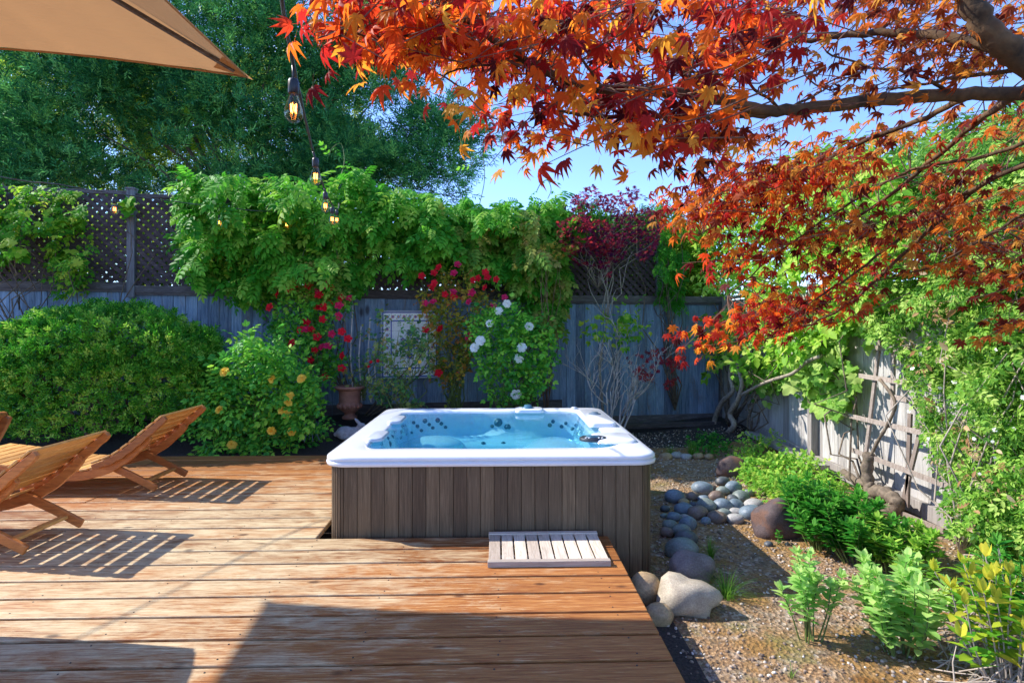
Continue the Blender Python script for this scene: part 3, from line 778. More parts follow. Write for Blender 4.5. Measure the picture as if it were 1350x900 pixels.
# upright wooden chair at the frame's left edge, closed rounded back
ch = empty('wooden_chair', (-2.9, 2.55, 0), label='reddish wooden chair back cut off by the left edge, nearest the camera', cat='chair')
bk = [(-2.43, .985), (-2.50, .86), (-2.60, .66), (-2.74, .45), (-2.86, .33)]
for y in (2.25, 2.90): side_rail(bk, y, .035, .05).build('back_rail', M['teak'], ch, bevel=.004)
slats_on(bk, 2.26, 2.89, 7, .118, .018, ch, 'back_slat', off=.002, mat='teak')
mb = MB(); mb.tube([(-2.43, 2.25, .985), (-2.425, 2.4, 1.0), (-2.425, 2.75, 1.0), (-2.43, 2.90, .985)], .016, 8); mb.build('top_rail', M['teak'], ch, True)
seatp = [(-2.86, .36), (-3.1, .37), (-3.4, .40)]
slats_on(seatp, 2.24, 2.91, 6, .08, .018, ch, 'seat_slat', mat='teakY')
for y in (2.27, 2.88):
    side_rail([(-2.80, .35), (-3.1, .355), (-3.42, .385)], y, .035, .05).build('seat_rail', M['teak'], ch)
    for (xa, xb) in ((-2.84, -2.66), (-3.38, -3.44)):
        mb = MB(); mb.bar((xa, y, .34), (xb, y, .003), .035, .05, (0, 1, 0)); mb.build('leg', M['teak'], ch, bevel=.004)

ch.rotation_euler = (0, 0, math.radians(15)); ch.location = (-2.9+.107, 2.55-.11, 0)
# ================================================================== umbrella
um = empty('patio_umbrella', (-3.3, 2.45, 0), label='large square tan canvas umbrella overhanging the upper left corner', cat='umbrella')
A = Vector((-1.66, 3.86, 3.08)); B = Vector((-4.95, 4.21, 3.40)); Cc = Vector((-5.0, .95, 3.40)); D_ = Vector((-1.74, .75, 3.08))
top = Vector((-3.33, 2.45, 3.86))
mb = MB(); Nn = 44
def panel(P, Q, sag=.05):
    rows = []
    for i in range(Nn+1):
        s = i/Nn; row = []
        for j in range(Nn+1):
            t = j/Nn; e = P.lerp(Q, t); p = top.lerp(e, s)
            p = p + Vector((0, 0, -sag*4*t*(1-t)*s*s + .035*s*math.sin(s*PI)))
            wr_ = mnoise.noise(Vector((t*9+s*2.0, s*1.6, P.x)))*.5 + mnoise.noise(Vector((t*26+s*5, s*3, P.y)))*.3
            p = p + Vector((0, 0, .020*wr_*min(1, s*2)))
            e_in = -.07*4*t*(1-t)*s**3; p += (e - top).normalized()*e_in
            row.append(p)
        rows.append(row)
    vs = [p for r_ in rows for p in r_]; fs = []
    for i in range(Nn):
        for j in range(Nn):
            a = i*(Nn+1)+j; fs.append((a, a+1, a+Nn+2, a+Nn+1))
    mb.add(vs, fs, .5)
for P, Q in ((A, B), (B, Cc), (Cc, D_), (D_, A)): panel(P, Q, -.03)
mb.build('canopy', M['canvas'], um, True)
# hem
mb = MB()
for P, Q in ((A, B), (B, Cc), (Cc, D_), (D_, A)):
    pts = []
    for j in range(15):
        t = j/14; e = P.lerp(Q, t); pts.append(e + Vector((0, 0, .03*4*t*(1-t))) - (e-top).normalized()*.07*4*t*(1-t) - Vector((0, 0, .006)))
    mb.tube(pts, .007, 5)
mb.build('hem', M['canvas'], um, True)
for c_ in (A, B, Cc, D_):
    mb = MB(); d = (c_-top); mb.bar(top-Vector((0, 0, .05))+d*.03, top+d*.965-Vector((0, 0, .015)), .03, .02); mb.build('rib', M['rail'], um)
    mb = MB(); q = top+d*.92; nn = d.normalized(); s = nn.cross(Vector((0, 0, 1))).normalized()
    mb.add([c_+nn*.045, q+s*.11-Vector((0,0,.022)), q-s*.11-Vector((0,0,.022)), c_-Vector((0,0,.012))], [(0, 1, 3), (0, 3, 2), (1, 2, 3)]); mb.build('corner_pocket', M['canvas'], um)
mb = MB(); mb.tube([(-3.33, 2.45, .1), (-3.33, 2.45, 3.9)], .025, 12); mb.build('pole', M['teak'], um, True)
mb = MB(); mb.lathe((-3.33, 2.45, 0), [(0, .1), (.05, .1), (.28, .06), (.3, 0), (0, 0)], 24); mb.build('base', M['metal'], um, True)

# ================================================================== string lights
TMB = {}
def lights(pts, bulbs, **k):
    P = [Vector(p) for p in interp([tuple(p) for p in pts], 10)]
    r = empty('string_lights', tuple(P[-1]), **k)
    mb = MB(); mb.tube(P, .0045, 6); mb.tube([p+Vector((.006, 0, .004*math.sin(i*1.7))) for i, p in enumerate(P)], .004, 5); mb.build('cable', M['cord'], r, True)
    for (bp, drop) in bulbs:
        bp = Vector(bp)
        q = min(P, key=lambda a: (a-(bp+Vector((0, 0, .1)))).length)
        mb = MB(); mb.tube([q, q.lerp(bp+Vector((0,0,.05)), .5), bp+Vector((0, 0, .045))], .005, 5)
        mb.lathe(bp+Vector((0,0,.0)), [(0, .058), (.017, .055), (.021, .045), (.021, 0), (.018, -.004), (0, -.004)], 14)
        s_ = mb.build('light_bulb', M['black'], r, True)
        mb = MB(); mb.lathe(bp+Vector((0,0,-.004)), [(.015, 0), (.018, -.014), (.027, -.036), (.034, -.06), (.036, -.077), (.032, -.096), (.019, -.110), (0.0005, -.115)], 18); mb.build('bulb_glass', M['glass'], s_, True)
        mb = MB()
        pr = [bp + Vector((.011*math.cos(a)*1.0, .011*math.sin(a), -.042 - .036*(i % 2))) for i, a in enumerate([2*PI*q_/8 for q_ in range(9)])]
        mb.tube(pr, .0017, 4); mb.build('filament', M['fil'], s_)
END = fenceP(446, 262, .05)
b1 = atY(387, 123, 2.3); b2 = atY(416, 220, 3.7); b3 = atY(429, 262, 4.9); b4 = atY(438, 281, 5.8); b5 = atY(444, 283, 7.0)
c0 = atY(366, -30, 1.75); 
lights([atY(350, -170, 1.2), c0, atY(386, 86, 2.3), atY(412, 199, 3.7), atY(427, 248, 4.9), atY(439, 272, 5.9), atY(446, 274, 7.0), END],
       [(b1, 0), (b2, 0), (b3, 0), (b4, 0), (b5, 0)], label='string of glowing teardrop bulbs hanging down in front of the big tree, coming from overhead', cat='string lights')
S = [Vector((-6.2, 1.6, 3.05)), Vector((-5.17, 3.55, 2.88)), Vector((-4.41, 5.09, 2.74)), atY(75, 243, 5.4), atY(150, 255, 6.0), atY(290, 273, 7.1), atY(378, 279, 7.6), END-Vector((0, 0, .04))]
lights(S, [(atY(151, 268, 6.0), 0), (atY(290, 287, 7.1), 0), (atY(378, 290, 7.6), 0), (Vector((-5.17, 3.55, 2.78)), 0)],
       label='string of small lit bulbs running level from the left edge along the lattice fence', cat='string lights')

# ================================================================== back fence
bf = empty('back_fence', tuple(FC), label='weathered grey board fence, shade blue in its colour, with diagonal lattice top along the back', cat='fence')
posts_px = [868, 741, 462, 175, -130]
pu = [fenceU(p) for p in posts_px]; uend = pu[-1]
ZT = 1.84; ZL = 3.12
GZ = lambda u: gh(FP(u, 0, .1).x, FP(u, 0, .1).y)
ax_f = (FU, FN, Vector((0, 0, 1)))
# boards
def boards(u0, u1, z1, nm):
    mb = MB(); u = u0
    while u < u1:
        w = random.uniform(.135, .15); zt = z1 + random.uniform(-.008, .008)
        z0 = GZ(u) - .05; lay = .006 if int(u*100) % 2 else 0
        mb.box(FP(u+w/2, (z0+zt)/2, lay + random.uniform(-.002, .002)), (w-.005, .018, zt-z0), ax_f)
        mb.box(FP(u+w, (z0+zt)/2-.01, -.02), (w*.5, .016, zt-z0-.02), ax_f)
        u += w
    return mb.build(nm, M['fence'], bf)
segs = [(0, pu[1]), (pu[1], pu[2]), (pu[2], pu[3]), (pu[3], uend)]
ztops = [1.79, 1.84, 1.86, 1.90]
for (a, b_), zt in zip(segs, ztops):
    boards(a+.01, b_-.01, zt, 'board_panel')
    mb = MB(); mb.box(FP((a+b_)/2, zt+.05, .03), (b_-a-.02, .045, .095), ax_f); mb.box(FP((a+b_)/2, zt-.01, .026), (b_-a-.02, .03, .04), ax_f); mb.build('rail', M['rail'], bf, bevel=.004)
    mb = MB(); mb.box(FP((a+b_)/2, GZ((a+b_)/2)+.07, .03), (b_-a-.02, .04, .14), ax_f); mb.build('kickboard', M['rail'], bf, bevel=.004)
def lattice(u0, u1, z0, z1, parent, bdir=1):
    mb = MB(); p_ = .112; w = .051; H = z1-z0; W = u1-u0
    for sgn, out in ((1, .012), (-1, -.002)):
        c = -H if sgn > 0 else 0
        k = 0
        while True:
            s = (-H if sgn > 0 else 0) + k*p_*1.0; k += 1
            # line u = s + sgn*(z) for z 0..H
            if sgn > 0:
                if s > W: break
                za = max(0, -s); zb = min(H, W-s)
                if zb-za < .03: continue
                a = FP(u0+s+za, z0+za, out); b2_ = FP(u0+s+zb, z0+zb, out)
            else:
                if s > W+H: break
                za = max(0, s-W); zb = min(H, s)
                if zb-za < .03: continue
                a = FP(u0+s-za, z0+za, out); b2_ = FP(u0+s-zb, z0+zb, out)
            mb.bar(a, b2_, .009, w, FN.cross((b2_-a)).normalized())
    return mb.build('lattice_panel', M['lattice'], parent)
lt = [(pu[0], pu[1], 3.06), (pu[1], pu[2], 3.10), (pu[2], pu[3], 3.13), (pu[3], uend, 3.16)]
zb = [1.79, 1.84, 1.86, 1.90]
for (a, b_, z1), z0 in zip(lt, zb):
    lattice(a+.05, b_-.05, z0+.10, z1, bf)
    mb = MB(); mb.box(FP((a+b_)/2, z1+.02, .005), (b_-a-.08, .045, .05), ax_f); mb.build('top_rail', M['rail'], bf, bevel=.004)
for i, u in enumerate(pu):
    z1 = 3.22 if i else 3.16
    mb = MB(); mb.box(FP(u, (1.80+z1)/2, .02), (.095, .095, z1-1.80), ax_f)
    mb.box(FP(u, z1+.012, .02), (.115, .115, .022), ax_f)
    mb.build('post', M['post'], bf, bevel=.004)
mb = MB(); mb.box(FP(.05, .85, .0), (.09, .09, 1.95), ax_f); mb.build('post', M['post'], bf, bevel=.004)
# timber edging at the fence foot and mossy sleeper
a = atZ(876, 577, -.12); b_ = atZ(962, 579, -.12)
# ================================================================== right fence
rf = empty('side_fence', (3.62, 5.5, 0), label='sunlit pale grey board fence running along the right side', cat='fence')
mb = MB(); y = 9.0
while y > 1.2:
    w = random.uniform(.135, .15); z0 = gh(3.6, y)-.04
    mb.box((3.61+random.uniform(-.003, .003), y-w/2, (z0+1.82)/2), (.018, w-.005, 1.82-z0)); y -= w
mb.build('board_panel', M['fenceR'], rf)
mb = MB(); mb.box((3.60, 5.1, 1.86), (.09, 7.7, .04)); mb.build('rail', M['fenceR'], rf, bevel=.004)
for yy0, yy1 in ((8.95, 6.4), (6.38, 4.0), (3.98, 1.4)):
    mb = MB(); z = gh(3.58, (yy0+yy1)/2); za = gh(3.58, yy0); zb_ = gh(3.58, yy1)
    mb.bar((3.575, yy0, za+.07), (3.575, yy1, zb_+.07), .045, .13); mb.build('kickboard', M['fenceR'], rf, bevel=.004)
for yy in (8.85, 6.39, 3.99):
    mb = MB(); mb.box((3.56, yy, .85), (.085, .085, 2.1)); mb.build('post', M['fenceR'], rf, bevel=.004)

# ================================================================== stones
def stone(name, px, py, rx, rz, mat, label, cat, z=None, ry=None, group=None, seed=None, rot=0.0, sink=.25, sub=3, ns=.22, base=None):
    """px,py = where its middle sits in the picture"""
    p = base if base is not None else atZ(px, py, -.24)
    for _ in range(4):
        if base is None: p = atZ(px, py, gh(p.x, p.y)+rz*(1-sink)*.6)
    zc = gh(p.x, p.y) + rz*(1-2*sink)
    if z is not None: zc = z
    seed = random.uniform(0, 90) if seed is None else seed
    mb = MB(); c, s_ = math.cos(rot), math.sin(rot)
    mb.sphere((p.x, p.y, zc), (rx, ry or rx*.75, rz), sub, (Vector((c, s_, 0)), Vector((-s_, c, 0)), Vector((0, 0, 1))), None, 0, ns, 1.3, seed)
    o = mb.build(name, mat, None, True, origin=(p.x, p.y, zc-rz)); return tag(o, label, cat, group)
stone('boulder', 1027, 690, .20, .19, M['boulderD'], 'large dark red brown boulder half under green leaves right of the river stones', 'boulder', ns=.38, seed=3)
stone('boulder', 966, 619, .17, .14, M['boulderD'], 'dark brown boulder behind the river stones beside the green ground cover', 'boulder', ns=.25, seed=8)
stone('boulder', 905, 790, .19, .13, M['boulderL'], 'pale sandy boulder in full sun next to the deck corner', 'boulder', ns=.36, seed=12, rot=-.2)
stone('boulder', 912, 752, .155, .12, M['boulderG'], 'smooth dark grey boulder between the pale boulder and the tub', 'boulder', ns=.26, seed=21)
stone('boulder', 899, 725, .135, .085, STONE['grey green'], 'low grey green boulder leaning against the tub corner', 'boulder', ns=.1, seed=31)
stone('boulder', 851, 780, .11, .12, STONE['tan'], 'rounded tan stone wedged between the deck edge and the tub', 'boulder', ns=.12, seed=41)
stone('boulder', 868, 812, .09, .07, STONE['tan'], 'small yellowish stone under the deck edge before the pale boulder', 'boulder', ns=.12, seed=44)
PB = [ # photo crop x, y, width, colour, label
 (165,292,34,'blue grey','round blue grey river stone at the back left beside the tub'),
 (270,260,36,'blue grey','large blue grey river stone in the back row of the heap'),
 (385,257,30,'blue grey','blue grey river stone right at the back below the brown boulder'),
 (345,234,26,'dark grey','dark grey river stone resting against the brown boulder'),
 (235,290,24,'purple brown','purple brown river stone between the two big blue grey back stones'),
 (323,295,30,'purple brown','brown river stone lying in the middle of the back row'),
 (345,270,24,'grey green','grey green river stone tucked behind the brown middle stone'),
 (284,326,34,'grey green','round grey green river stone in the centre of the heap'),
 (346,325,34,'blue grey','speckled blue grey river stone in the centre right of the heap'),
 (412,291,32,'grey green','flat grey green river stone at the right end of the back row'),
 (254,352,38,'purple brown','large brown egg shaped river stone at the front of the heap'),
 (325,368,34,'purple brown','brown flat river stone right of the big egg shaped one'),
 (452,352,44,'blue grey','large blue grey river stone nearest the red brown boulder'),
 (463,322,34,'pale grey','pale buff river stone behind the large one near the boulder'),
 (392,322,30,'blue grey','small blue river stone left of the pale buff one'),
 (203,337,36,'blue grey','long blue grey river stone sloping towards the tub'),
 (165,366,28,'blue grey','deep blue river stone near the tub wall in the left column'),
 (150,397,28,'grey green','grey green river stone against the tub wall below the deep blue one'),
 (193,420,34,'grey green','flat grey green river stone in the left column above the dark one'),
 (216,392,34,'blue grey','flat blue grey river stone in the left column behind the flat green one'),
 (139,422,26,'purple brown','reddish brown river stone touching the tub side'),
 (210,446,40,'dark grey','dark grey river stone in front of the left column'),
 (131,334,18,'dark grey','small dark river stone squeezed against the tub in the back'),
 (392,374,30,'pale grey','pale flat river stone at the front right of the heap'),
 (300,256,20,'purple brown','small brown river stone at the very back of the heap'),
 (275,300,22,'blue grey','small slate blue river stone behind the round centre one'),
 (200,311,20,'tan','small tan river stone above the long sloping stone'),
 (383,300,22,'dark grey','small dark river stone between the brown and flat green ones'),
 (350,352,26,'grey green','grey green river stone peeping between the two brown front stones'),
 (282,380,18,'blue grey','small blue pebble in front of the brown egg shaped stone'),
 (395,348,26,'pale grey','light grey river stone left of the largest right hand one'),
 (128,360,16,'grey green','small green grey pebble wedged at the tub wall'),
 (440,275,20,'grey green','small green grey river stone at the edge of the ground cover'),
 (240,322,18,'dark grey','small charcoal pebble between the long stone and the round one'),
 (205,368,20,'pale grey','small pale pebble right of the deep blue stone'),
 (500,385,16,'dark grey','small dark pebble at the foot of the red brown boulder'),
 (425,340,16,'blue grey','small blue pebble behind the light grey stone'),
 (515,465,16,'dark grey','small dark pebble in front of the red brown boulder'),
]
for i, (x, y, w_, c_, lab) in enumerate(PB):
    px, py = 830+x/2.81, 550+y/2.81; p = atZ(px, py, -.2); r = w_*1.12/2.81/FPX*p.y
    stone('river_stone', px, py+2, r, r*random.uniform(.62, .8), STONE[c_], lab, 'river stone', ry=r*random.uniform(.7, .95), group='rounded river stones beside the tub', rot=random.uniform(-.5, .5), sink=.2, ns=.12, sub=3)
# pale stones edging the mossy strip at the back
for i, (x, y, w_, c_, lab) in enumerate([(878,602,16,'tan','small tan edging stone just behind the tub corner'), (892,601,16,'pale grey','pale edging stone second from the tub in the back bed'), (921,602,14,'tan','sunlit buff edging stone in front of the grass tufts'), (905,603,14,'pale grey','small pale edging stone between the two grass tufts'), (935,603,12,'tan','little buff edging stone at the right end of the row')]):
    p = atZ(x, y, -.18); r = w_*.55/FPX*p.y
    stone('edging_stone', x, y, r, r*.6, STONE[c_], lab, 'edging stone', group='small stones edging the back bed', ns=.2)
# timber edging
mb = MB(); mb.bar((1.1, 8.15, -.02), (3.3, 8.45, -.02), .08, .07); o = mb.build('timber_edging', M['rail'], None, bevel=.006); tag(o, 'dark old timber lying on the soil below the back fence', 'timber edging')
mb = MB(); mb.bar((3.38, 7.6, .0), (3.40, 5.9, -.05), .14, .05); o = mb.build('plank', M['fenceR'], None, bevel=.006); tag(o, 'loose sunlit plank leaning at the foot of the side fence', 'plank')

# ================================================================== plants: helpers
def grow(base, tips, r0, mb, n=6, wob=.05, r1=.003, k=5):
    for t in tips:
        b = Vector(base); t = Vector(t); pts = []
        for i in range(k+1):
            s = i/k; p = b.lerp(t, s) + rv(wob)*math.sin(PI*s); p.z += .12*(t-b).length*math.sin(PI*s)*.5; pts.append(p)
        mb.tube(pts, [r0*(1-s/k)+r1*(s/k) for s in range(k+1)], n)
def flowers(pts, tmpl, mat, parent, size, face=(0, -1, .35), fj=.35, name='flower', j2=None):
    me0 = {}
    for i, p in enumerate(pts):
        f = (Vector(face)+rv(fj)).normalized(); d = Vector((0, 0, 1)).cross(f)
        if d.length < .1: d = Vector((1, 0, 0))
        s = random.uniform(*size)
        scatter(name, tmpl, [tuple(p)], [tuple(d)], [tuple(f)], [s], [random.random()*.5], mat if not isinstance(mat, list) else random.choice(mat), parent, origin=tuple(p))
TM['rose'] = rose_flower(); TM['rosefull'] = rose_flower(((6, 1.0, .95), (6, .85, .7), (5, .65, .45), (4, .42, .2))); TM['rosered'] = rose_flower(((5, 1, .9), (4, .7, .5)))
TM['smallfl'] = rose_flower(((5, 1, .95),))

# ------------------------------------------------------------------ big tree beyond the fence
def treecrown(name, poly, y0, y1, nclump, per, cr, tm, mat, label, size, leaf, trunkx, trunk_y, gap=None, seed=0, rb=(0, 1), group=None, mat_t='bark', ztop=None, name2='tree'):
    tx = atY(trunkx, 430, trunk_y).x
    r = empty(name2, (tx, trunk_y, 0), label=label, cat='tree', group=group)
    cl = sample(poly, nclump, gap, seed, .013)
    P = []; D = []; Nn = []; S = []; R = []; cents = []
    for (px, py) in cl:
        if mat == 'L_tree' and 20 < px < 250 and 120 < py < 262 and random.random() < .5: continue
        y = random.uniform(y0, y1); c = atY(px, py, y); cents.append(c); cs = cr*random.uniform(.6, 1.25); tone = random.uniform(-.3, .35)
        for _ in range(int(per*random.uniform(.7, 1.3))):
            v = rv(1).normalized(); rad = cs*random.uniform(.45, 1)**.5
            if v.z < -.3 and random.random() < .5: v.z = -v.z
            p = c + Vector((v.x*rad*1.15, v.y*rad, v.z*rad*.75)); P.append(p)
            D.append(v + rv(.45) + Vector((0, 0, .25))); Nn.append(Vector((0, 0, 1)) + v*.5 + rv(.4)); S.append(random.uniform(*size)); R.append(min(1, max(0, random.uniform(*rb)+tone)))
    mb = MB(); base = Vector((tx, trunk_y, -.3)); fork = base + Vector((.1, 0, 3.2))
    mb.tube([base, base.lerp(fork, .5)+Vector((.1, 0, 0)), fork], [.28, .22, .18], 10)
    for c in random.sample(cents, min(len(cents), 16)): grow(fork, [c], .055, mb, 6, .15, .012, 6)
    mb.build('trunk', M[mat_t], r, True)
    scatter('crown', leaf, arr(P), arr(D), arr(Nn), np.array(S), np.array(R), M[mat], r)
    return r
big = [(-60,-60),(560,-60),(575,40),(560,90),(592,130),(605,160),(622,195),(612,225),(590,262),(480,262),(330,262),(200,262),(60,262),(-60,250)]
treecrown('x', big, 11.5, 15.0, 640, 50, .62, None, 'L_tree', 'huge dense dark green tree filling the sky beyond the back fence', (.22, .38), 'spray', 330, 13.6, .08, 4.0, (0, .95))
big2 = [(-80,60),(380,90),(460,160),(500,262),(-80,270)]
treecrown('x', big2, 15.5, 18.0, 300, 40, .8, None, 'L_tree2', 'paler yellow green tree showing through gaps behind the huge dark one', (.28, .45), 'spray', 120, 17, .1, 9.0, (.35, 1))

# ------------------------------------------------------------------ wisteria on the lattice
def vine(poly, n, thick, mat, tm, label, size, name='climbing_vine', cat='climbing vine', gap=None, seed=1.0, sc_=.02, minv=-.15, dir_=(0, -.7, -.55), dj=.4, nr=(0, -.45, .8), nj=.35, rb=(0, 1), depth=None, stems=12, stemr=.012, stemm='bark', group=None, root=None, bump_=.25):
    pts2 = sample(poly, n, gap, seed, sc_, minv); P = []; R = []
    for (x, y) in pts2:
        q = mnoise.noise(Vector((x*.022, y*.03, seed+5)))
        if depth: p = depth(x, y, q)
        else: p = fenceP(x, y, .08 + thick*(random.random()**.6)*max(.15, .8+2.0*q))
        P.append(p); R.append(min(1, max(0, random.uniform(*rb) + .35*mnoise.noise(Vector((x*.03, y*.03, seed+9)))+.05)))
    cx_ = sum((p.x for p in P))/len(P); cy_ = sum((p.y for p in P))/len(P)
    rt = root or Vector((cx_, cy_, gh(cx_, cy_)))
    r = empty(name, tuple(rt), label=label, cat=cat, group=group)
    o = foliage('foliage', tm, P, M[mat], r, dir_, dj, nr, nj, size, rfun=None, rbase=rb)
    a = o.data.attributes['rnd']
    if stems:
        mb = MB()
        grow(rt, random.sample(P, min(stems, len(P))), stemr, mb, 5, .12, .003, 7)
        mb.build('stem', M[stemm], r, True)
    return r
wist = [(236,262),(246,232),(268,224),(292,232),(318,226),(345,240),(380,226),(405,234),(430,226),(452,236),(470,216),(492,230),(505,242),(545,252),(565,250),(585,264),(612,258),(640,270),(680,256),(705,264),(735,258),(762,275),(765,300),(742,330),(752,372),(738,420),(716,440),(694,400),(690,372),(655,352),(610,350),(575,345),(540,352),(510,345),(490,352),(478,380),(440,378),(420,350),(385,362),(365,385),(335,392),(305,380),(290,360),(258,372),(244,345),(236,312),(262,300),(238,285)]
vine(wist, 3300, .55, 'L_wist', ['pinw', 'pinw', 'pin'], 'thick bright green leafy vine spilling over the middle of the lattice', (.15, .31), 'wisteria', 'vine', .10, 2.0, .034, -.17, root=fenceP(470, 560, .2), rb=(.1, .95))
wist2 = [(640,330),(760,290),(750,380),(725,425),(700,410),(690,375)]
vine([(640,280),(700,275),(748,300),(742,345),(750,385),(738,430),(715,440),(690,398),(668,372),(640,345),(560,300)], 620, .62, 'L_wist2', 'pinw', 'bronze tinged drooping vine leaves hanging lower at the right end of the green mass', (.17, .27), 'wisteria', 'vine', .1, 7.0, root=fenceP(700, 560, .2))
# curling shoots above
for i, (a, b_, lab) in enumerate((((632,270),(636,205),'thin wild vine shoot with a few leaves sticking up against the sky'), ((722,262),(722,238),'short hooked vine tendril rising over the right part of the green mass'), ((448,236),(450,190),'upright vine shoot rising before the big dark tree'))):
    q0 = fenceP(*a, .3); q1 = fenceP(*b_, .3); r = empty('vine_shoot', tuple(q0), label=lab, cat='vine shoot')
    mb = MB(); pts = [q0, q0.lerp(q1, .5)+Vector((.05, 0, 0)), q1, q1+Vector((-.1, -.03, -.05)), q1+Vector((-.16, -.03, -.16))]; mb.tube(interp([tuple(p) for p in pts], 5), .006, 5); mb.build('stem', M['stem'], r)
    foliage('foliage', 'pin3', [Vector(p) for p in interp([tuple(p) for p in pts], 1)], M['L_wist'], r, (0, -.3, -.3), .7, (0, -.3, .8), .5, (.12, .2))
# left vine
vineL = [(-40,236),(60,244),(118,250),(128,262),(112,285),(122,300),(118,330),(100,350),(92,372),(70,340),(52,328),(36,345),(20,330),(8,350),(-40,360)]
vine(vineL, 560, .35, 'L_vineL', ['grape', 'pin3', 'pinw', 'rose5'], 'loose grape vine with yellowing leaves on the lattice at the left edge', (.09, .17), 'grape_vine', 'vine', .15, 3.0, .03, -.1, rb=(0, 1), root=fenceP(30, 540, .15))
vine([(80,335),(112,338),(120,362),(100,378),(86,395),(76,365)], 60, .2, 'L_vineL', 'pin3', 'small green tendril of leaves hanging from the left lattice over the rail', (.12, .18), 'grape_vine', 'vine', None, 3.5, root=fenceP(95, 540, .15), stems=3)
vine([(160,262),(174,258),(172,285),(160,282)], 10, .1, 'L_vineL', 'grape', 'few round yellow green leaves beside the tall lattice post', (.12, .17), 'grape_vine', 'vine', None, 3.5, root=fenceP(166, 540, .1), stems=2)
# foliage of the neighbour behind the lattice, right end
vine([(755,262),(800,258),(850,262),(900,268),(905,300),(900,400),(870,398),(862,340),(870,300),(800,290)], 330, .3, 'L_wist', 'pin', 'dark glossy vine on the lattice end behind the small purple maple', (.14, .22), 'climbing_vine', 'vine', .1, 12.0, root=fenceP(890, 540, .15), rb=(0, .5))
# neighbour's hedge behind the lattice
r = empty('garden_shrubs', (-1.5, 10.6, 0), label='dim leafy growth in the neighbouring garden seen through the lattice', cat='shrubs', kind='stuff')
P = [FP(random.uniform(-.4, 11.5) if q_ % 3 else random.uniform(-.2, 3), random.uniform(1.6, 3.05), -random.uniform(.3, 1.6)) for q_ in range(11000)]
foliage('foliage', 'spray', P, M['L_tree2'], r, (0, -.5, .2), .7, (0, -.3, .7), .5, (.22, .38), rbase=(0, .8))

# ------------------------------------------------------------------ round hedge
def blob(name, c, rad, n, tm, mat, size, label, cat, lump=.16, rb=(0, 1), stemm='bark', inner=.22, seed=0.0, nstem=9):
    c = Vector(c); r = empty(name, (c.x, c.y, gh(c.x, c.y)), label=label, cat=cat)
    P = []; D = []; Nn = []; R = []
    for _ in range(n):
        v = rv(1).normalized()
        if v.z < -.55: v.z = -v.z*.3; v.normalize()
        k = 1 + lump*mnoise.noise(v*2.6+Vector((seed, 0, 0))) + .09*mnoise.noise(v*8) - inner*random.random()**2.2
        # rounded box shape
        e = 2.6; m_ = (abs(v.x)**e+abs(v.y)**e+abs(v.z)**e)**(1/e); k /= m_
        p = c + Vector((v.x*rad[0]*k, v.y*rad[1]*k, v.z*rad[2]*k))
        if p.z < gh(p.x, p.y)+.02: continue
        P.append(p); D.append(v*.7+rv(.6)+Vector((0, 0, .3))); Nn.append(v+rv(.55)+Vector((0, 0, .3)))
        R.append(min(1, max(0, random.uniform(*rb) + .5*mnoise.noise(v*6+Vector((4, seed, 0))))))
    mb = MB(); grow((c.x, c.y, gh(c.x, c.y)-.05), [c+Vector((random.uniform(-.6, .6)*rad[0], random.uniform(-.6, .6)*rad[1], random.uniform(.1, .7)*rad[2])) for _ in range(nstem)], .02, mb); mb.build('stem', M[stemm], r)
    scatter('foliage', tm, arr(P), arr(D), arr(Nn), np.array([random.uniform(*size) for _ in P]), np.array(R), M[mat], r)
    return r
hc = atY(140, 500, 7.05)
TM['hedge'] = spray(5, .42, .55)
blob('hedge_bush', (hc.x-.05, 7.0, .72), (1.38, .62, .88), 15000, 'hedge', 'L_hedge', (.055, .095), 'big rounded clipped green bush behind the loungers', 'bush', .14, (.05, .9), seed=2, inner=.15)
hc2 = atY(-40, 540, 6.9)
blob('hedge_bush', (hc2.x-.6, 7.0, .5), (.7, .5, .6), 1500, 'hedge', 'L_hedge', (.06, .10), 'low green bush cut by the left edge beside the big clipped one', 'bush', .14, (.05, .85), seed=5)

# ------------------------------------------------------------------ roses
def rosebush(name, poly, n, y0, y1, mat, tm, size, fl, flt, flm, fls, label, base, gap=.12, seed=1.0, nst=14, minv=-.2, rb=(0, 1), sr=.010, sc_=.03, face=(0, -1, .35)):
    r = empty(name, tuple(base), label=label, cat='rose bush')
    pts = sample(poly, n, gap, seed, sc_, minv); P = [atY(x, y, random.uniform(y0, y1)) for x, y in pts]
    P = [p for p in P if p.z > gh(p.x, p.y)]
    foliage('foliage', tm, P, M[mat], r, (0, -.4, .1), .7, (0, -.3, .8), .45, size, rbase=rb)
    mb = MB(); grow(base, random.sample(P, min(nst, len(P))), sr, mb, 5, .07, .003, 6)
    fp = [atY(x, y, y0-.03+random.uniform(-.02, .05)) for x, y in fl]
    near = []
    for f in fp:
        q = min(P, key=lambda a: (a-f).length); mb.tube([q, (q+f)/2+rv(.01), f], .003, 4)
    mb.build('stem', M['stem'], r)
    flowers(fp, flt, flm, r, fls, face=face)
    return r
def c6(l): return [(330+x/3.333, 330+y/3.333) for x, y in l]
yel = c6([(223,565),(166,668),(173,638),(161,716),(181,796),(96,566),(93,792)])+[(296,490),(289,540),(372,541),(306,586),(398,498)]
rosebush('rose_bush', [(262,505),(300,480),(310,450),(330,437),(345,455),(352,440),(372,452),(395,480),(415,495),(428,530),(430,560),(408,582),(380,596),(330,598),(270,598),(255,570),(268,545),(250,520)],
         1300, 6.5, 7.1, 'L_rose', 'rose7', (.13, .22), yel, 'rosefull', M['P_yel'], (.045, .062), 'leafy rose bush with apricot yellow blooms between the clipped bush and the tub', (atY(345, 430, 6.85).x, 6.85, .02), .1, 3.0, 20, -.5, (.05, .9))
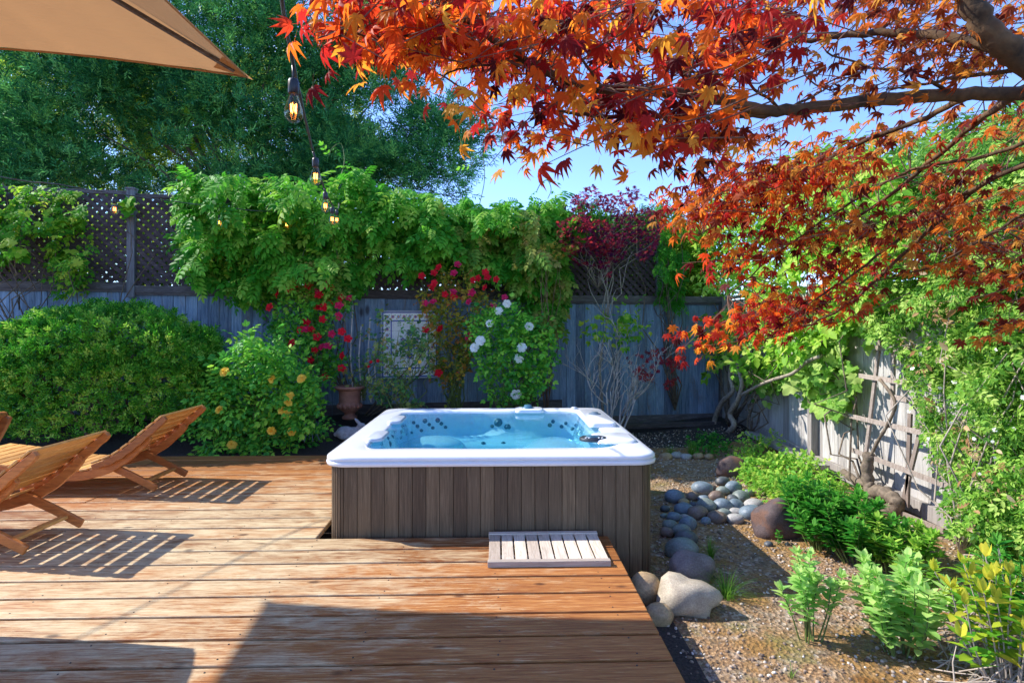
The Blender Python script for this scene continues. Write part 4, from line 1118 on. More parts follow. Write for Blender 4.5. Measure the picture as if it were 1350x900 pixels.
redl = c6([(120,192),(172,172),(201,146),(256,156),(296,180),(330,152),(355,165),(399,208),(437,210),(352,232),(302,196),(390,242),(300,250),(323,250),(389,288),(318,302),(246,315),(222,350),(268,347),(357,367),(183,407),(429,388),(283,437),(313,424),(343,420),(404,463),(401,517),(265,480),(327,557),(85,250),(402,357),(293,380),(310,198),(245,346)])
rosebush('climbing_rose', [(356,385),(372,372),(395,368),(430,372),(455,385),(462,400),(455,430),(462,455),(450,490),(440,510),(420,490),(400,480),(385,470),(360,452),(352,420)], 820, 7.35, 7.65, 'L_rose', ['rose7', 'rose5'], (.09, .15), redl, 'rosered', [M['P_red'], M['P_red'], M['P_pink']], (.045, .062),
         'climbing rose with crowded crimson blooms left of the tile panel', (atY(412, 430, 7.6).x, 7.55, .12), .25, 5.0, 16, -.1, (.1, .9))
rosebush('climbing_rose', [(380,372),(392,350),(430,345),(456,352),(462,380),(440,392),(400,388)], 160, 7.3, 7.6, 'L_wist2', ['rose7', 'pin3'], (.12, .18), [], 'rosered', M['P_red'], (.02, .03),
         'loose pale green shoots crowning the crimson climbing rose', (atY(415, 430, 7.6).x, 7.6, .12), .2, 6.0, 5, -.2)
c7 = lambda l: [(550+x/2.646, 220+y/2.646) for x, y in l]
redr = c7([(16,380),(59,369),(75,350),(128,370),(141,340),(213,388),(238,367),(276,392),(236,421),(190,438),(126,435),(97,444),(55,415),(28,475),(180,470),(55,470),(29,567),(78,562),(266,484),(305,455),(180,592),(60,404),(195,395),(245,385),(75,718),(47,422),(128,453)])
rosebush('climbing_rose', [(552,392),(566,372),(590,356),(620,362),(650,375),(662,392),(648,420),(626,440),(622,470),(604,500),(590,530),(574,500),(566,460),(556,430)], 800, 7.5, 7.85, 'L_rust', ['rose7', 'rose5'], (.08, .14), redr, 'rosered', [M['P_red'], M['P_pink']], (.045, .060),
         'climbing rose with scattered magenta blooms and rusty leaves right of the tile panel', (atY(600, 430, 7.7).x, 7.75, .12), .3, 8.0, 26, -.1)
wh = c7([(285,502),(391,556),(365,630),(355,668),(220,606),(200,630),(345,793),(253,545),(313,477)])
rosebush('rose_bush', [(632,410),(655,398),(680,402),(702,420),(720,425),(732,450),(728,480),(715,510),(700,530),(660,530),(640,528),(640,490),(625,470),(622,440)], 1000, 7.1, 7.55, 'L_rose', ['rose7', 'rose5'], (.10, .16), wh, 'rosefull', M['P_wh'], (.050, .072),
         'upright bush with large white roses behind the tub', (atY(672, 430, 7.3).x, 7.35, .1), .15, 11.0, 20, -.35, (.15, .9), face=(0, -1, .2))
rosebush('rose_bush', [(505,440),(530,428),(556,432),(566,455),(570,490),(560,525),(540,540),(515,535),(500,520),(486,505),(498,480)], 250, 7.1, 7.45, 'L_rosed', ['rose5', 'pin3'], (.09, .15), c6([(745,490),(700,520)]), 'rosered', M['P_yel'], (.02, .03),
         'dark leaved rose shrub growing in front of the tile panel', (atY(530, 430, 7.3).x, 7.3, .1), .25, 14.0, 18, -.1, (0, .9))
rosebush('rose_bush', [(462,450),(480,415),(510,410),(512,440),(500,480),(490,520),(470,515),(455,490)], 90, 7.35, 7.7, 'L_rosed', ['rose5'], (.08, .13), c6([(530,490),(520,510),(560,485)]), 'rosered', M['P_red'], (.018, .026),
         'sparse spindly rose with few leaves over the terracotta urn', (atY(476, 430, 7.6).x, 7.6, .45), .3, 15.0, 12, -.1)

# wire obelisk and stakes behind the roses
mb = MB(); a = atY(378, 430, 7.8)
for px in (390, 402, 414, 426, 438): p0 = fenceP(px, 400, .06); p1 = fenceP(px, 556, .06); mb.tube([p0, p1], .004, 5)
for py in (417, 441, 470, 500, 530): mb.tube([fenceP(388, py, .065), fenceP(440, py, .065)], .004, 5)
o = mb.build('wire_trellis', M['bluewire'], None); tag(o, 'blue grey wire grid trellis on the fence behind the crimson rose', 'trellis')
mb = MB()
for px, t_ in ((462, 400), (485, 418), (473, 430), (493, 440)): mb.tube([atY(px+4, 530, 7.55), atY(px, 470, 7.6), atY(px+3, t_, 7.65)], .009, 6)
o = mb.build('plant_stakes', M['greytwig'], None); tag(o, 'bare grey stems and canes standing in the terracotta urn', 'plant stakes')
mb = MB(); c = atY(410, 570, 6.75)
for k in range(6):
    a_ = 2*PI*k/6; mb.tube([(c.x+.10*math.cos(a_), 6.75+.1*math.sin(a_), c.z-.09), (c.x+.05*math.cos(a_), 6.75+.05*math.sin(a_), c.z+.02), (c.x+.09*math.cos(a_), 6.75+.09*math.sin(a_), c.z+.12)], .006, 5)
o = mb.build('plant_support', M['bluewire'], None); tag(o, 'small blue grey wire plant support beside the yellow rose bush', 'plant support')

# ------------------------------------------------------------------ urn, rabbit, tile panel
u = atY(461, 528, 7.45); zb_ = 1.42-(551-430)/FPX*7.45
ur = empty('garden_urn', (u.x, 7.45, zb_), label='terracotta urn with moulded body standing on the bed by the fence', cat='urn')
k = .88
mb = MB(); mb.lathe((u.x, 7.45, zb_), [(0, 0), (.105*k, 0), (.11*k, .02), (.10*k, .035), (.075*k, .055), (.07*k, .075), (.10*k, .095), (.145*k, .13), (.165*k, .175), (.158*k, .21), (.15*k, .225), (.155*k, .24), (.150*k, .30), (.155*k, .345), (.165*k, .375)], 32); mb.build('body', M['terra'], ur, True)
mb = MB(); mb.lathe((u.x, 7.45, zb_), [(.165*k, .37), (.20*k, .385), (.215*k, .40), (.213*k, .418), (.20*k, .424), (.178*k, .42), (.165*k, .37), (.0, .36)], 32); mb.build('rim', M['terra'], ur, True)
mb = MB()
for q in range(14):
    a_ = 2*PI*q/14; mb.sphere((u.x+.160*k*math.cos(a_), 7.45+.160*k*math.sin(a_), zb_+.17), (.022, .022, .034), 2)
mb.build('relief', M['terra'], ur, True)
rb_ = atY(462, 567, 6.95); s_ = 1.0
base = Vector((atY(463, 570, 7.05).x, 7.05, gh(atY(463, 570, 7.05).x, 7.05)+.005))
mb = MB(); X = lambda x, y, z: base+Vector((x, y, z))
mb.sphere(X(-.07, 0, .075), (.115, .075, .085), 3); mb.sphere(X(.03, 0, .075), (.09, .06, .075), 3); mb.sphere(X(.095, -.01, .115), (.045, .04, .055), 3)
mb.sphere(X(.125, -.015, .165), (.052, .036, .038), 3); mb.sphere(X(.165, -.018, .158), (.024, .022, .02), 3)
rot = (Vector((.75, 0, -.66)).normalized(), Vector((0, 1, 0)), Vector((.66, 0, .75)).normalized())
A2 = (Vector((-.72, 0, .69)), Vector((0, 1, 0)), Vector((.69, 0, .72)))
mb.sphere(X(.075, .012, .215), (.055, .012, .020), 3, A2); mb.sphere(X(.09, -.035, .215), (.055, .012, .020), 3, A2)
mb.sphere(X(.09, -.03, .02), (.05, .018, .018), 2); mb.sphere(X(.09, .03, .02), (.05, .018, .018), 2); mb.sphere(X(-.06, -.055, .035), (.07, .025, .035), 2); mb.sphere(X(-.185, 0, .06), (.03, .03, .03), 2)
o = mb.build('rabbit_statue', M['stonegrey'], None, True); tag(o, 'grey stone rabbit statue crouching by the back left tub corner', 'rabbit statue')
md = o.modifiers.new('remesh', 'REMESH'); md.mode = 'VOXEL'; md.voxel_size = .007; md.use_smooth_shade = True
# tile panel
P0 = fenceP(503, 410, .06); P1 = fenceP(577, 410, .06); Pz = fenceP(503, 498, .06)
W_ = (P1-P0).length; H_ = (P0.z-Pz.z); C0 = (P0+P1)/2; C0.z = (P0.z+Pz.z)/2
ux = (P1-P0).normalized(); tp_ = empty('tile_panel', tuple(C0), label='framed blue, white and ochre ornamental tile panel hung on the fence', cat='tile panel')
mb = MB(); ax3 = (ux, FN, Vector((0, 0, 1)))
mb.box(C0, (W_, .02, H_), ax3); mb.build('backing', M['rail'], tp_)
mb = MB()
for s in (-1, 1):
    mb.box(C0+ux*s*(W_/2)+FN*.01, (.022, .035, H_+.045), ax3); mb.box(C0+Vector((0, 0, s*(H_/2)))+FN*.01, (W_-.03, .035, .022), ax3)
pf = plain('frame_paint', (.42, .46, .55), .5, var=.1)
mb.build('frame', pf, tp_, bevel=.003)
def flat(name, col, r_=.15): 
    return plain(name, col, r_, var=.12, scale=40)
tw = flat('tile_white', (.85, .86, .84)); tb = flat('tile_blue', (.04, .08, .42)); ty = flat('tile_ochre', (.66, .34, .05)); tg = flat('tile_green', (.08, .28, .12)); trd = flat('tile_red', (.50, .08, .04))
mb = MB(); nX = 6; nZ = 7; bw = .105
for i in range(nX):
    for j in range(nZ):
        mb.box(C0+ux*((i+.5)/nX-.5)*(W_-.03)+Vector((0, 0, ((j+.5)/nZ-.5)*(H_-.03)))+FN*.013, ((W_-.03)/nX-.003, .008, (H_-.03)/nZ-.003), ax3)
mb.build('tile', tw, tp_)
def stroke(pts, w_, mat, nm='ornament'): 
    mb = MB()
    for a, b_ in zip(pts[:-1], pts[1:]):
        A_ = C0+ux*a[0]+Vector((0, 0, a[1]))+FN*.0185; B_ = C0+ux*b_[0]+Vector((0, 0, b_[1]))+FN*.0185
        mb.bar(A_, B_, w_, .003, tuple(FN))
    return mb
ww_, hh = W_/2-.02, H_/2-.02
mb = MB()
for k_ in (0, .115): 
    q = [(-ww_+k_, -hh+k_), (ww_-k_, -hh+k_), (ww_-k_, hh-k_), (-ww_+k_, hh-k_), (-ww_+k_, -hh+k_)]
    m2 = stroke(q, .014 if k_ == 0 else .016, tb); mb.add(m2.v, m2.f, .5)
def disc(mb, x, z, r, n=12, h=.0185, stp=None):
    c = C0+ux*x+Vector((0, 0, z))+FN*h
    mb.add([c]+[c+ux*r*math.cos(2*PI*i/n)*(1 if not stp or i % 2 else stp)+Vector((0, 0, r*math.sin(2*PI*i/n)*(1 if not stp or i % 2 else stp))) for i in range(n)], [(0, i+1, (i+1) % n+1) for i in range(n)], .5)
mo = MB(); mg = MB(); mr = MB(); per = []
nb = 8
for i in range(nb+1):
    t = -ww_+.058 + (2*ww_-.116)*i/nb; per += [(t, hh-.058), (t, -hh+.058)]
for i in range(1, 9):
    t = -hh+.058 + (2*hh-.116)*i/9; per += [(-ww_+.058, t), (ww_-.058, t)]
for i, (x, z) in enumerate(per):
    m_ = (mb, mo, mr, mg)[i % 4]
    disc(m_, x, z, .030, 16, .0186, .55); disc((mo, mb, mb, mo)[i % 4], x, z, .012, 10, .0192)
    disc(mg, x+.03, z+.022, .011, 8, .0188, .5); disc(mo, x-.026, z-.026, .009, 8, .0188)
for (x, z, r_) in ((0, .0, .11), (0, .16, .06), (0, -.16, .06), (-.1, .07, .035), (.1, .07, .035), (-.1, -.07, .035), (.1, -.07, .035)):
    disc(mb, x, z, r_, 24, .0186, .6); disc(mo, x, z, r_*.45, 12, .0192, .6); disc(mg, x, z+r_*.2, r_*.2, 8, .0196)
mb.build('blue_ornament', tb, tp_); mo.build('ochre_ornament', ty, tp_); mg.build('green_ornament', tg, tp_); mr.build('red_ornament', trd, tp_)

# ------------------------------------------------------------------ grasses
def grass(px, py, h, n, label, spread=.12, base=None, w_=.006):
    b = base or atZ(px, py, -.25)
    if base is None:
        for _ in range(4): b = atZ(px, py, gh(b.x, b.y))
    mb = MB()
    for _ in range(n):
        a = random.uniform(0, 2*PI); rr = random.random()*.25*spread; L = h*random.uniform(.55, 1.1); lean = random.uniform(.1, 1)*spread*1.4
        d = Vector((math.cos(a), math.sin(a), 0)); s = Vector((-d.y, d.x, 0)); p0 = Vector((b.x, b.y, b.z-.01))+d*rr; rnd = random.random(); vs = []
        for q in range(5):
            t = q/4; p = p0+d*lean*t*t+Vector((0, 0, L*(t-.25*t*t*lean/spread))); ww_ = w_*(1-t*.9); vs += [p-s*ww_/2, p+s*ww_/2]
        mb.add(vs, [(2*q, 2*q+1, 2*q+3, 2*q+2) for q in range(4)], rnd)
    o = mb.build('grass_tuft', M['L_grass'], None, origin=(b.x, b.y, b.z)); return tag(o, label, 'grass tuft')
grass(937, 738, .20, 110, 'upright green grass tuft right of the dark grey boulders', .08, w_=.004)
grass(957, 786, .19, 120, 'arching pale green grass tuft beside the sandy boulder', .20, w_=.005)
grass(884, 603, .20, 80, 'short grass tuft at the back nearest the tub corner', .1)
grass(911, 603, .26, 110, 'taller back grass tuft left of the twisted vine trunk', .1)
b_ = Vector((atY(625, 530, 6.9).x, 6.9, .05)); grass(0, 0, .40, 260, 'fine fountain grass right behind the tub below the white roses', .22, b_)
grass(1043, 893, .09, 14, 'tiny grass sprout on the mossy gravel at the bottom edge', .05, w_=.004)

# ================================================================== small purple maple before the fence
r = empty('small_maple', (atY(800, 430, 8.1).x, 8.1, gh(2, 8.1)), label='slender maple with dark purple and crimson crown against the sky over the back fence', cat='maple tree')
pur = [(752,262),(765,248),(782,243),(795,258),(815,250),(838,246),(852,262),(868,285),(872,310),(862,335),(848,345),(830,330),(812,350),(800,372),(785,352),(768,350),(750,345),(738,318),(732,296),(750,288)]
P = [atY(x, y, random.uniform(7.75, 8.45)) for x, y in sample(pur, 2400, .14, 21.0, .045, -.2)]
foliage('crown', ['msmall', 'maple'], P, M['L_purple'], r, (0, -.3, -.2), .7, (0, -.2, .9), .4, (.030, .055))
P2 = [atY(x, y, random.uniform(7.6, 8.2)) for x, y in sample([(733,292),(760,285),(800,290),(812,320),(800,345),(778,350),(752,342),(736,322)], 380, .12, 23.0, .05, -.1)]
foliage('lower_crown', ['msmall', 'maple'], P2, M['L_purple2'], r, (0, -.3, -.2), .7, (0, -.2, .9), .4, (.032, .058))
mb = MB(); b0 = atY(797, 532, 8.0); b0.z = gh(b0.x, b0.y)
f1 = atY(800, 425, 8.05); f2 = atY(788, 380, 8.1)
mb.tube([b0, atY(790, 480, 8.0), f1], [.022, .017, .013], 7)
grow(f1, [atY(765, 300, 8.1), atY(742, 320, 8.1), atY(790, 265, 8.1), atY(822, 262, 8.2), atY(850, 290, 8.2), atY(835, 330, 8.0), atY(808, 300, 8.1), atY(776, 345, 7.9)], .009, mb, 5, .06, .003, 7)
grow(f2, random.sample(P, 22), .006, mb, 4, .06, .002, 5)
mb.build('trunk', M['barkpale'], r, True)
# orange tipped sprig left of it
r = empty('maple_seedling', tuple(fenceP(720, 560, .7)), label='orange red leafed maple sprig left of the purple maple', cat='maple shoot')
P = [atY(x, y, random.uniform(7.5, 7.8)) for x, y in sample([(692,328),(715,320),(742,318),(765,325),(740,340),(715,345),(698,342)], 130, .2, 25.0, .05, -.2)]
foliage('foliage', 'msmall', P, M['L_rust'], r, (0, -.3, -.2), .7, (0, -.2, .9), .4, (.035, .06)); 
mb = MB(); grow(r.location, random.sample(P, 8), .008, mb, 5, .05, .002, 7); mb.build('stem', M['twig'], r)

# bare grey shrub
r = empty('bare_shrub', (atY(815, 535, 7.75).x, 7.75, gh(2, 7.75)), label='leafless grey twiggy shrub with a few green leaves before the bare stretch of fence', cat='shrub')
mb = MB(); base = Vector((atY(806, 535, 7.75).x, 7.75, gh(1.6, 7.75)-.02)); tipsP = []
def twigtree(p, d, L, rad, lev, mb):
    k = 4; pts = [p]; q = p.copy(); dd = d.copy()
    for i in range(k):
        dd = (dd + rv(.16) + Vector((0, 0, .03))).normalized(); q = q + dd*L/k; pts.append(q.copy())
    mb.tube(pts, [rad*(1-.45*i/k) for i in range(k+1)], 5)
    if lev == 0: tipsP.append(q); return
    for _ in range(3 if lev > 1 else 3):
        j = random.randint(2, k); twigtree(pts[j], (dd+rv(.42)+Vector((0, -.05, .25))).normalized(), L*random.uniform(.5, .8), rad*.55, lev-1, mb)
for (dx, dz, L) in ((-.35, 1, .75), (-.15, 1, .8), (.0, 1, .7), (.15, 1, .8), (.35, 1, .75), (.55, 1, .65), (-.05, 1, .85)):
    twigtree(base+Vector((dx*.15, 0, 0)), Vector((dx, random.uniform(-.2, .1), dz)).normalized(), L, .017, 3, mb)
mb.build('stem', M['greytwig'], r, True)
P = [atY(x, y, random.uniform(7.5, 7.9)) for x, y in sample([(762,430),(790,415),(810,400),(835,395),(862,410),(858,425),(842,440),(846,462),(830,455),(815,438),(800,445),(785,455),(765,440)], 75, .3, 31.0, .05, 0)]
foliage('foliage', 'rose5', P, M['L_yel'], r, (0, -.4, -.1), .6, (0, -.3, .8), .4, (.12, .2), rbase=(0, .8))
P = [atY(x, y, random.uniform(7.4, 7.9)) for x, y in sample([(825,470),(850,462),(885,455),(905,465),(898,500),(880,515),(862,505),(840,500)], 150, .3, 33.0, .05, 0)]
foliage('red_foliage', 'msmall', P, M['L_purple2'], r, (0, -.3, -.6), .5, (0, -.7, .4), .4, (.04, .06))

# ================================================================== side fence growth
def onF(off0, off1):
    def f(x, y, q):
        X = 3.58 - off0 - (off1-off0)*random.random()*(.8+.9*q)
        return atX(x, y, X)
    return f
def vineR(poly, n, off, mat, tm, label, size, root, name='climbing_vine', cat='climbing vine', **k):
    return vine(poly, n, 0, mat, tm, label, size, name, cat, depth=onF(*off), root=root, **k)
# bright honeysuckle like mass at the corner
p1 = [(915,268),(940,250),(985,240),(1050,210),(1120,200),(1190,205),(1200,300),(1180,350),(1150,380),(1120,420),(1085,450),(1060,470),(1020,488),(985,500),(955,478),(930,500),(922,470),(905,440),(893,400),(893,360),(900,330),(905,300)]
vineR(p1, 3600, (.05, .6), 'L_lime', ['simple', 'oval', 'rose5'], 'bright yellow green leafy vine bulging over the fence corner under the red maple leaves', (.10, .17), Vector((3.35, 8.2, -.05)), gap=.12, seed=41.0, sc_=.022, minv=-.3, stems=14, dir_=(-.5, -.5, -.4), nr=(-.5, -.2, .8), rb=(.05, .95))
# grape
p2 = [(1062,400),(1100,388),(1140,400),(1150,440),(1142,470),(1132,500),(1118,530),(1100,552),(1082,545),(1062,530),(1048,500),(1052,470),(1062,440)]
vineR(p2, 640, (.05, .32), 'L_grape', 'grape', 'grape vine with broad pale green lobed leaves on the sunlit side fence', (.07, .125), Vector((3.42, 5.2, -.2)), name='grape_vine', cat='grape vine', gap=.15, seed=43.0, minv=-.25, stems=5, dir_=(-.3, -.3, -.8), nr=(-.8, -.3, .5), rb=(.2, 1))
vineR([(962,480),(1000,470),(1060,480),(1062,505),(1030,510),(1000,520),(975,512)], 110, (.05, .4), 'L_grape', ['grape', 'rose5'], 'thin low strand of pale leaves trailing along the fence from the corner trunk', (.12, .19), Vector((3.4, 7.6, 0)), name='grape_vine', cat='grape vine', gap=.2, seed=44.0, minv=-.2, stems=5, dir_=(-.3, -.3, -.6), nr=(-.8, -.3, .5))
# jasmine mass on the right
p3 = [(1120,300),(1160,250),(1210,200),(1280,180),(1360,170),(1420,300),(1420,780),(1360,770),(1300,742),(1268,712),(1248,680),(1256,640),(1238,600),(1222,560),(1206,520),(1196,490),(1188,460),(1150,440),(1130,410),(1110,370)]
vineR(p3, 9500, (.02, .50), 'L_jas', ['jas', 'pin3'], 'dense tangled small leaved climber covering the side fence at the right edge', (.07, .125), Vector((3.3, 4.0, -.2)), gap=.2, seed=47.0, sc_=.022, minv=-.25, stems=20, stemr=.008, stemm='straw', dir_=(-.4, -.5, -.3), dj=.6, nr=(-.6, -.2, .7), rb=(0, 1), name='jasmine', cat='climber')
P = [atX(x, y, 3.25-random.random()*.25) for x, y in sample([(1180,290),(1230,270),(1300,380),(1250,480),(1200,450),(1140,400),(1260,520),(1350,640),(1300,740),(1240,640)], 160, .2, 55.0, .03, 0)]
foliage('dry_leaves', ['simple', 'jas'], P, M['L_dry'], bpy.data.objects['jasmine'], (-.4, -.5, -.3), .6, (-.6, -.2, .7), .5, (.05, .09))
r = empty('jasmine_blossom', (3.1, 4.4, .2), label='small white blossoms dotted over the tangled climber on the right', cat='blossom', kind='stuff')
fp = [atX(x, y, 3.25-random.random()*.2) for x, y in sample([(1140,420),(1190,420),(1240,500),(1300,420),(1350,440),(1350,600),(1290,640),(1240,590),(1200,560),(1150,470)], 26)]
foliage('petals', 'smallfl', fp, M['P_wh'], r, (0, 0, 1), .5, (-.8, -.5, .3), .3, (.010, .018))
# tall background greenery above the side fence
vineR([(1130,230),(1180,180),(1260,150),(1360,120),(1420,200),(1420,420),(1300,420),(1200,330)], 1500, (-1.3, -.4), 'L_jas', ['pin3', 'jas'], 'deep mass of shrubs rising behind the side fence', (.16, .28), Vector((4.6, 4.5, -.2)), gap=.12, seed=49.0, minv=-.4, stems=10, name='background_shrub', cat='shrub', rb=(0, .7))
vineR([(930,262),(985,228),(1060,190),(1150,175),(1150,330),(1000,360),(930,360)], 900, (-1.5, -.5), 'L_lime', ['pin3', 'rose5'], 'light green bush behind the fence corner', (.16, .26), Vector((5.0, 8.5, -.2)), gap=.1, seed=52.0, minv=-.4, stems=10, name='background_shrub', cat='shrub', rb=(0, .6))
# twisted trunk at the corner
r = empty('twisted_vine_trunk', (3.2, 8.0, -.1), label='pale twisted double vine trunk rising at the fence corner', cat='vine trunk')
for pts in ([(946,572),(942,555),(952,530),(966,515),(962,495),(968,470),(985,440)], [(958,572),(968,560),(962,545),(972,528),(978,505),(973,480),(990,455),(1030,430)], [(978,520),(1000,508),(1020,500),(1045,492),(1062,478),(1080,470)]):
    mb = MB(); P_ = [tuple(atX(x, y, 3.22)) for x, y in pts]; P_ = interp(P_, 5); mb.tube(P_, [.042*(1-.6*i/len(P_)) for i in range(len(P_))] if pts[0][0] < 970 else .02, 8); mb.build('stem', M['barkpale'], r, True)
mb = MB(); mb.tube([atX(957, 480, 3.45), atX(957, 560, 3.45)], .03, 4); 
# thick grape trunk
r = empty('gnarled_vine', tuple(atX(1150, 665, 3.35)), label='thick shaggy brown vine trunk bent at the foot of the trellis', cat='vine trunk')
for pts, rr in (([(1146,598),(1143,620),(1146,642),(1152,662)], .05), ([(1146,650),(1160,648),(1175,655),(1183,664),(1176,672),(1160,672)], .058), ([(1146,605),(1158,580),(1170,560),(1180,530),(1160,500)], .014), ([(1150,640),(1130,634),(1112,622)], .035)):
    mb = MB(); P_ = interp([tuple(atX(x, y, 3.38)) for x, y in pts], 5); mb.tube(P_, [rr*(1+.15*math.sin(i*1.9)) for i in range(len(P_))], 9); mb.build('stem', M['bark'], r, True)
# trellis
r = empty('wooden_trellis', tuple(atX(1150, 690, 3.45)), label='weathered fan shaped wooden trellis leaning on the sunlit side fence', cat='trellis')
for (a, b_) in (((1160,448),(1140,612)), ((1222,533),(1188,672)), ((1262,600),(1252,690)), ((1178,452),(1177,540)), ((1200,545),(1196,668))):
    mb = MB(); mb.bar(atX(*a, 3.43), atX(*b_, 3.43), .040, .02, (1, 0, 0)); mb.build('upright', M['trellis'], r, bevel=.002)
for (a, b_) in (((1133,495),(1197,505)), ((1176,523),(1196,527)), ((1112,546),(1268,583)), ((1121,592),(1268,648)), ((1185,675),(1245,700)), ((1150,458),(1200,462))):
    mb = MB(); mb.bar(atX(*a, 3.40), atX(*b_, 3.40), .042, .018, (1, 0, 0)); mb.build('crossbar', M['trellis'], r, bevel=.002)

# ================================================================== ground shrubs on the right
def leafy(name, label, cat, base, nst, h, spread, mat, tm, size, step=.045, rb=(0, 1), stem='stem', fl=None, dens=2, lean=(0, 0), lo=.22):
    base = Vector(base); r = empty(name, tuple(base), label=label, cat=cat)
    P = []; D = []; Nn = []; S = []; R = []; mb = MB()
    for s in range(nst):
        a = random.uniform(0, 2*PI); k = random.random()**.5*spread; hh = h*random.uniform(.6, 1.05)*(1-.25*k/spread)
        b_ = base + Vector((math.cos(a)*k*.35, math.sin(a)*k*.35, -.01)); t = base + Vector((math.cos(a)*k+lean[0], math.sin(a)*k+lean[1], hh)); m_ = b_.lerp(t, .5)+rv(.02)+Vector((0, 0, .03))
        pts = [Vector(p) for p in interp([tuple(b_), tuple(m_), tuple(t)], 8)]; mb.tube(pts, [.005*(1-.6*i/len(pts)) for i in range(len(pts))], 5)
        L = (t-b_).length; nn_ = int(L*.8/step); ph = random.random()*3; tone = random.uniform(-.2, .2)
        for q in range(nn_):
            f = lo+(1-lo)*(q+1)/nn_; p = pts[min(len(pts)-1, int(f*(len(pts)-1)))].lerp(pts[min(len(pts)-1, int(f*(len(pts)-1))+1)], f*(len(pts)-1) % 1)
            ax = (pts[-1]-pts[-3]).normalized(); aa = ph + q*PI/2
            for w_ in range(dens):
                an = aa+w_*2*PI/dens; d = Vector((math.cos(an), math.sin(an), .35+.5*(f > .9))) + rv(.15)
                P.append(p); D.append(d); Nn.append(Vector((-d.x*.3, -d.y*.3, 1))+rv(.15)); S.append(random.uniform(*size)*(1-.35*max(0, f-.75)/.25)*(.75+.25*f)); R.append(min(1, max(0, random.uniform(*rb)*.8+.2*f+tone)))
        P += [pts[-1]]*3; 
        for w_ in range(3): an = random.uniform(0, 6.3); D.append(Vector((math.cos(an)*.5, math.sin(an)*.5, 1))); Nn.append(Vector((math.cos(an), math.sin(an), .3))); S.append(size[0]*.8); R.append(min(1, rb[1]*.9))
    mb.build('stem', M[stem], r)
    scatter('foliage', tm, arr(P), arr(D), arr(Nn), np.array(S), np.array(R), M[mat], r)
    return r
def gpt(px, py):
    b = atZ(px, py, -.2)
    for _ in range(4): b = atZ(px, py, gh(b.x, b.y))
    return b
leafy('mint_plant', 'bright lime green leafy plant on bare stems standing alone on the gravel', 'plant', gpt(1068, 842), 13, .50, .16, 'L_pale', 'oval', (.06, .09), .034, (.3, 1), dens=3, lo=.42)
leafy('mint_plant', 'fuller light green leafy plant with round lower leaves, lower right of the lone one', 'plant', gpt(1190, 862), 20, .54, .22, 'L_pale', 'oval', (.075, .11), .036, (.2, 1), dens=3, lo=.15)
leafy('mint_plant', 'dark green upright leafy plant beside the red brown boulder', 'plant', gpt(1085, 722), 40, .58, .30, 'L_deep', 'simple', (.08, .12), .03, (0, .9), dens=3)
leafy('mint_plant', 'deep green leafy plant in front of the bent vine trunk', 'plant', gpt(1135, 742), 40, .46, .34, 'L_deep', 'simple', (.08, .12), .03, (.1, 1), dens=3)
leafy('mint_plant', 'sunlit green leafy plant below the trellis foot', 'plant', gpt(1178, 752), 32, .40, .28, 'L_mint', 'simple', (.07, .11), .03, (0, .8), dens=3)
leafy('mint_plant', 'small light green plant between the trellis and the full round leaved one', 'plant', gpt(1215, 790), 14, .30, .18, 'L_mint', 'simple', (.05, .075), .03, (0, .8), dens=3)
leafy('seedling', 'tiny bright green seedling in front of the red brown boulder', 'seedling', gpt(1026, 716), 3, .12, .04, 'L_deep', 'oval', (.03, .04), .02, (.2, 1), dens=3)
# ground cover
for lab, poly, n, h, mat in (('low bright green ground cover along the foot of the side fence', [(968,598),(985,585),(1015,580),(1060,605),(1092,640),(1085,668),(1050,665),(1010,655),(985,640),(966,615)], 2000, .30, 'L_mint'),
                        ('dark green low plants at the back next to the twisted vine trunk', [(905,578),(925,568),(950,570),(965,590),(940,592),(915,590)], 260, .16, 'L_deep')):
    c = gpt(sum(p[0] for p in poly)/len(poly), sum(p[1] for p in poly)/len(poly)); r = empty('ground_cover', tuple(c), label=lab, cat='ground cover', kind='stuff')
    P = []
    for x, y in sample(poly, n, .1, 61.0, .04, -.4):
        p = gpt(x, y+12); p = Vector((p.x, p.y, gh(p.x, p.y))); hh = h*(.6+.7*mnoise.noise(Vector((p.x*3, p.y*3, 0)))); P.append(p+Vector((0, 0, max(.01, hh*random.random()**.5))))
    foliage('leaves', ['simple', 'rose5'], P, M[mat], r, (-.2, -.4, .1), .6, (-.1, -.2, .9), .35, (.05, .085), rbase=(0, 1))
leafy('ground_plant', 'mid green bushy plant climbing the kickboard between ground cover and dark plants', 'plant', gpt(1090, 668), 30, .32, .30, 'L_mint', 'simple', (.05, .075), .03, (0, .7), dens=3)
# yellow tipped shrub and dry stems lower right
r = leafy('yellow_leaf_shrub', 'shrub with yellow tipped narrow leaves and dry grey stems in the bottom right corner', 'shrub', gpt(1335, 905), 22, .62, .36, 'L_yel', 'simple', (.09, .14), .06, (0, 1), stem='straw', dens=2)
r = empty('dry_stems', tuple(gpt(1290, 890)), label='heap of dry grey fallen stems under the yellow tipped shrub', cat='dry stems', kind='stuff')
mb = MB()
for _ in range(170):
    p = gpt(random.uniform(1225, 1370), random.uniform(800, 930)); q = p+Vector((random.uniform(-.05, .4), random.uniform(-.25, .1), random.uniform(.0, .22))); mb.tube([p+Vector((0,0,.01)), (p+q)/2+rv(.02)+Vector((0, 0, .03)), q], [.004, .0035, .002], 4)
mb.build('stems', M['straw'], r)
leafy('yellow_leaf_shrub', 'green and yellow leaved shrub just above the dry stems at the right edge', 'shrub', gpt(1345, 850), 24, .55, .30, 'L_deep', 'lance', (.08, .12), .045, (.2, 1), stem='straw', dens=3)

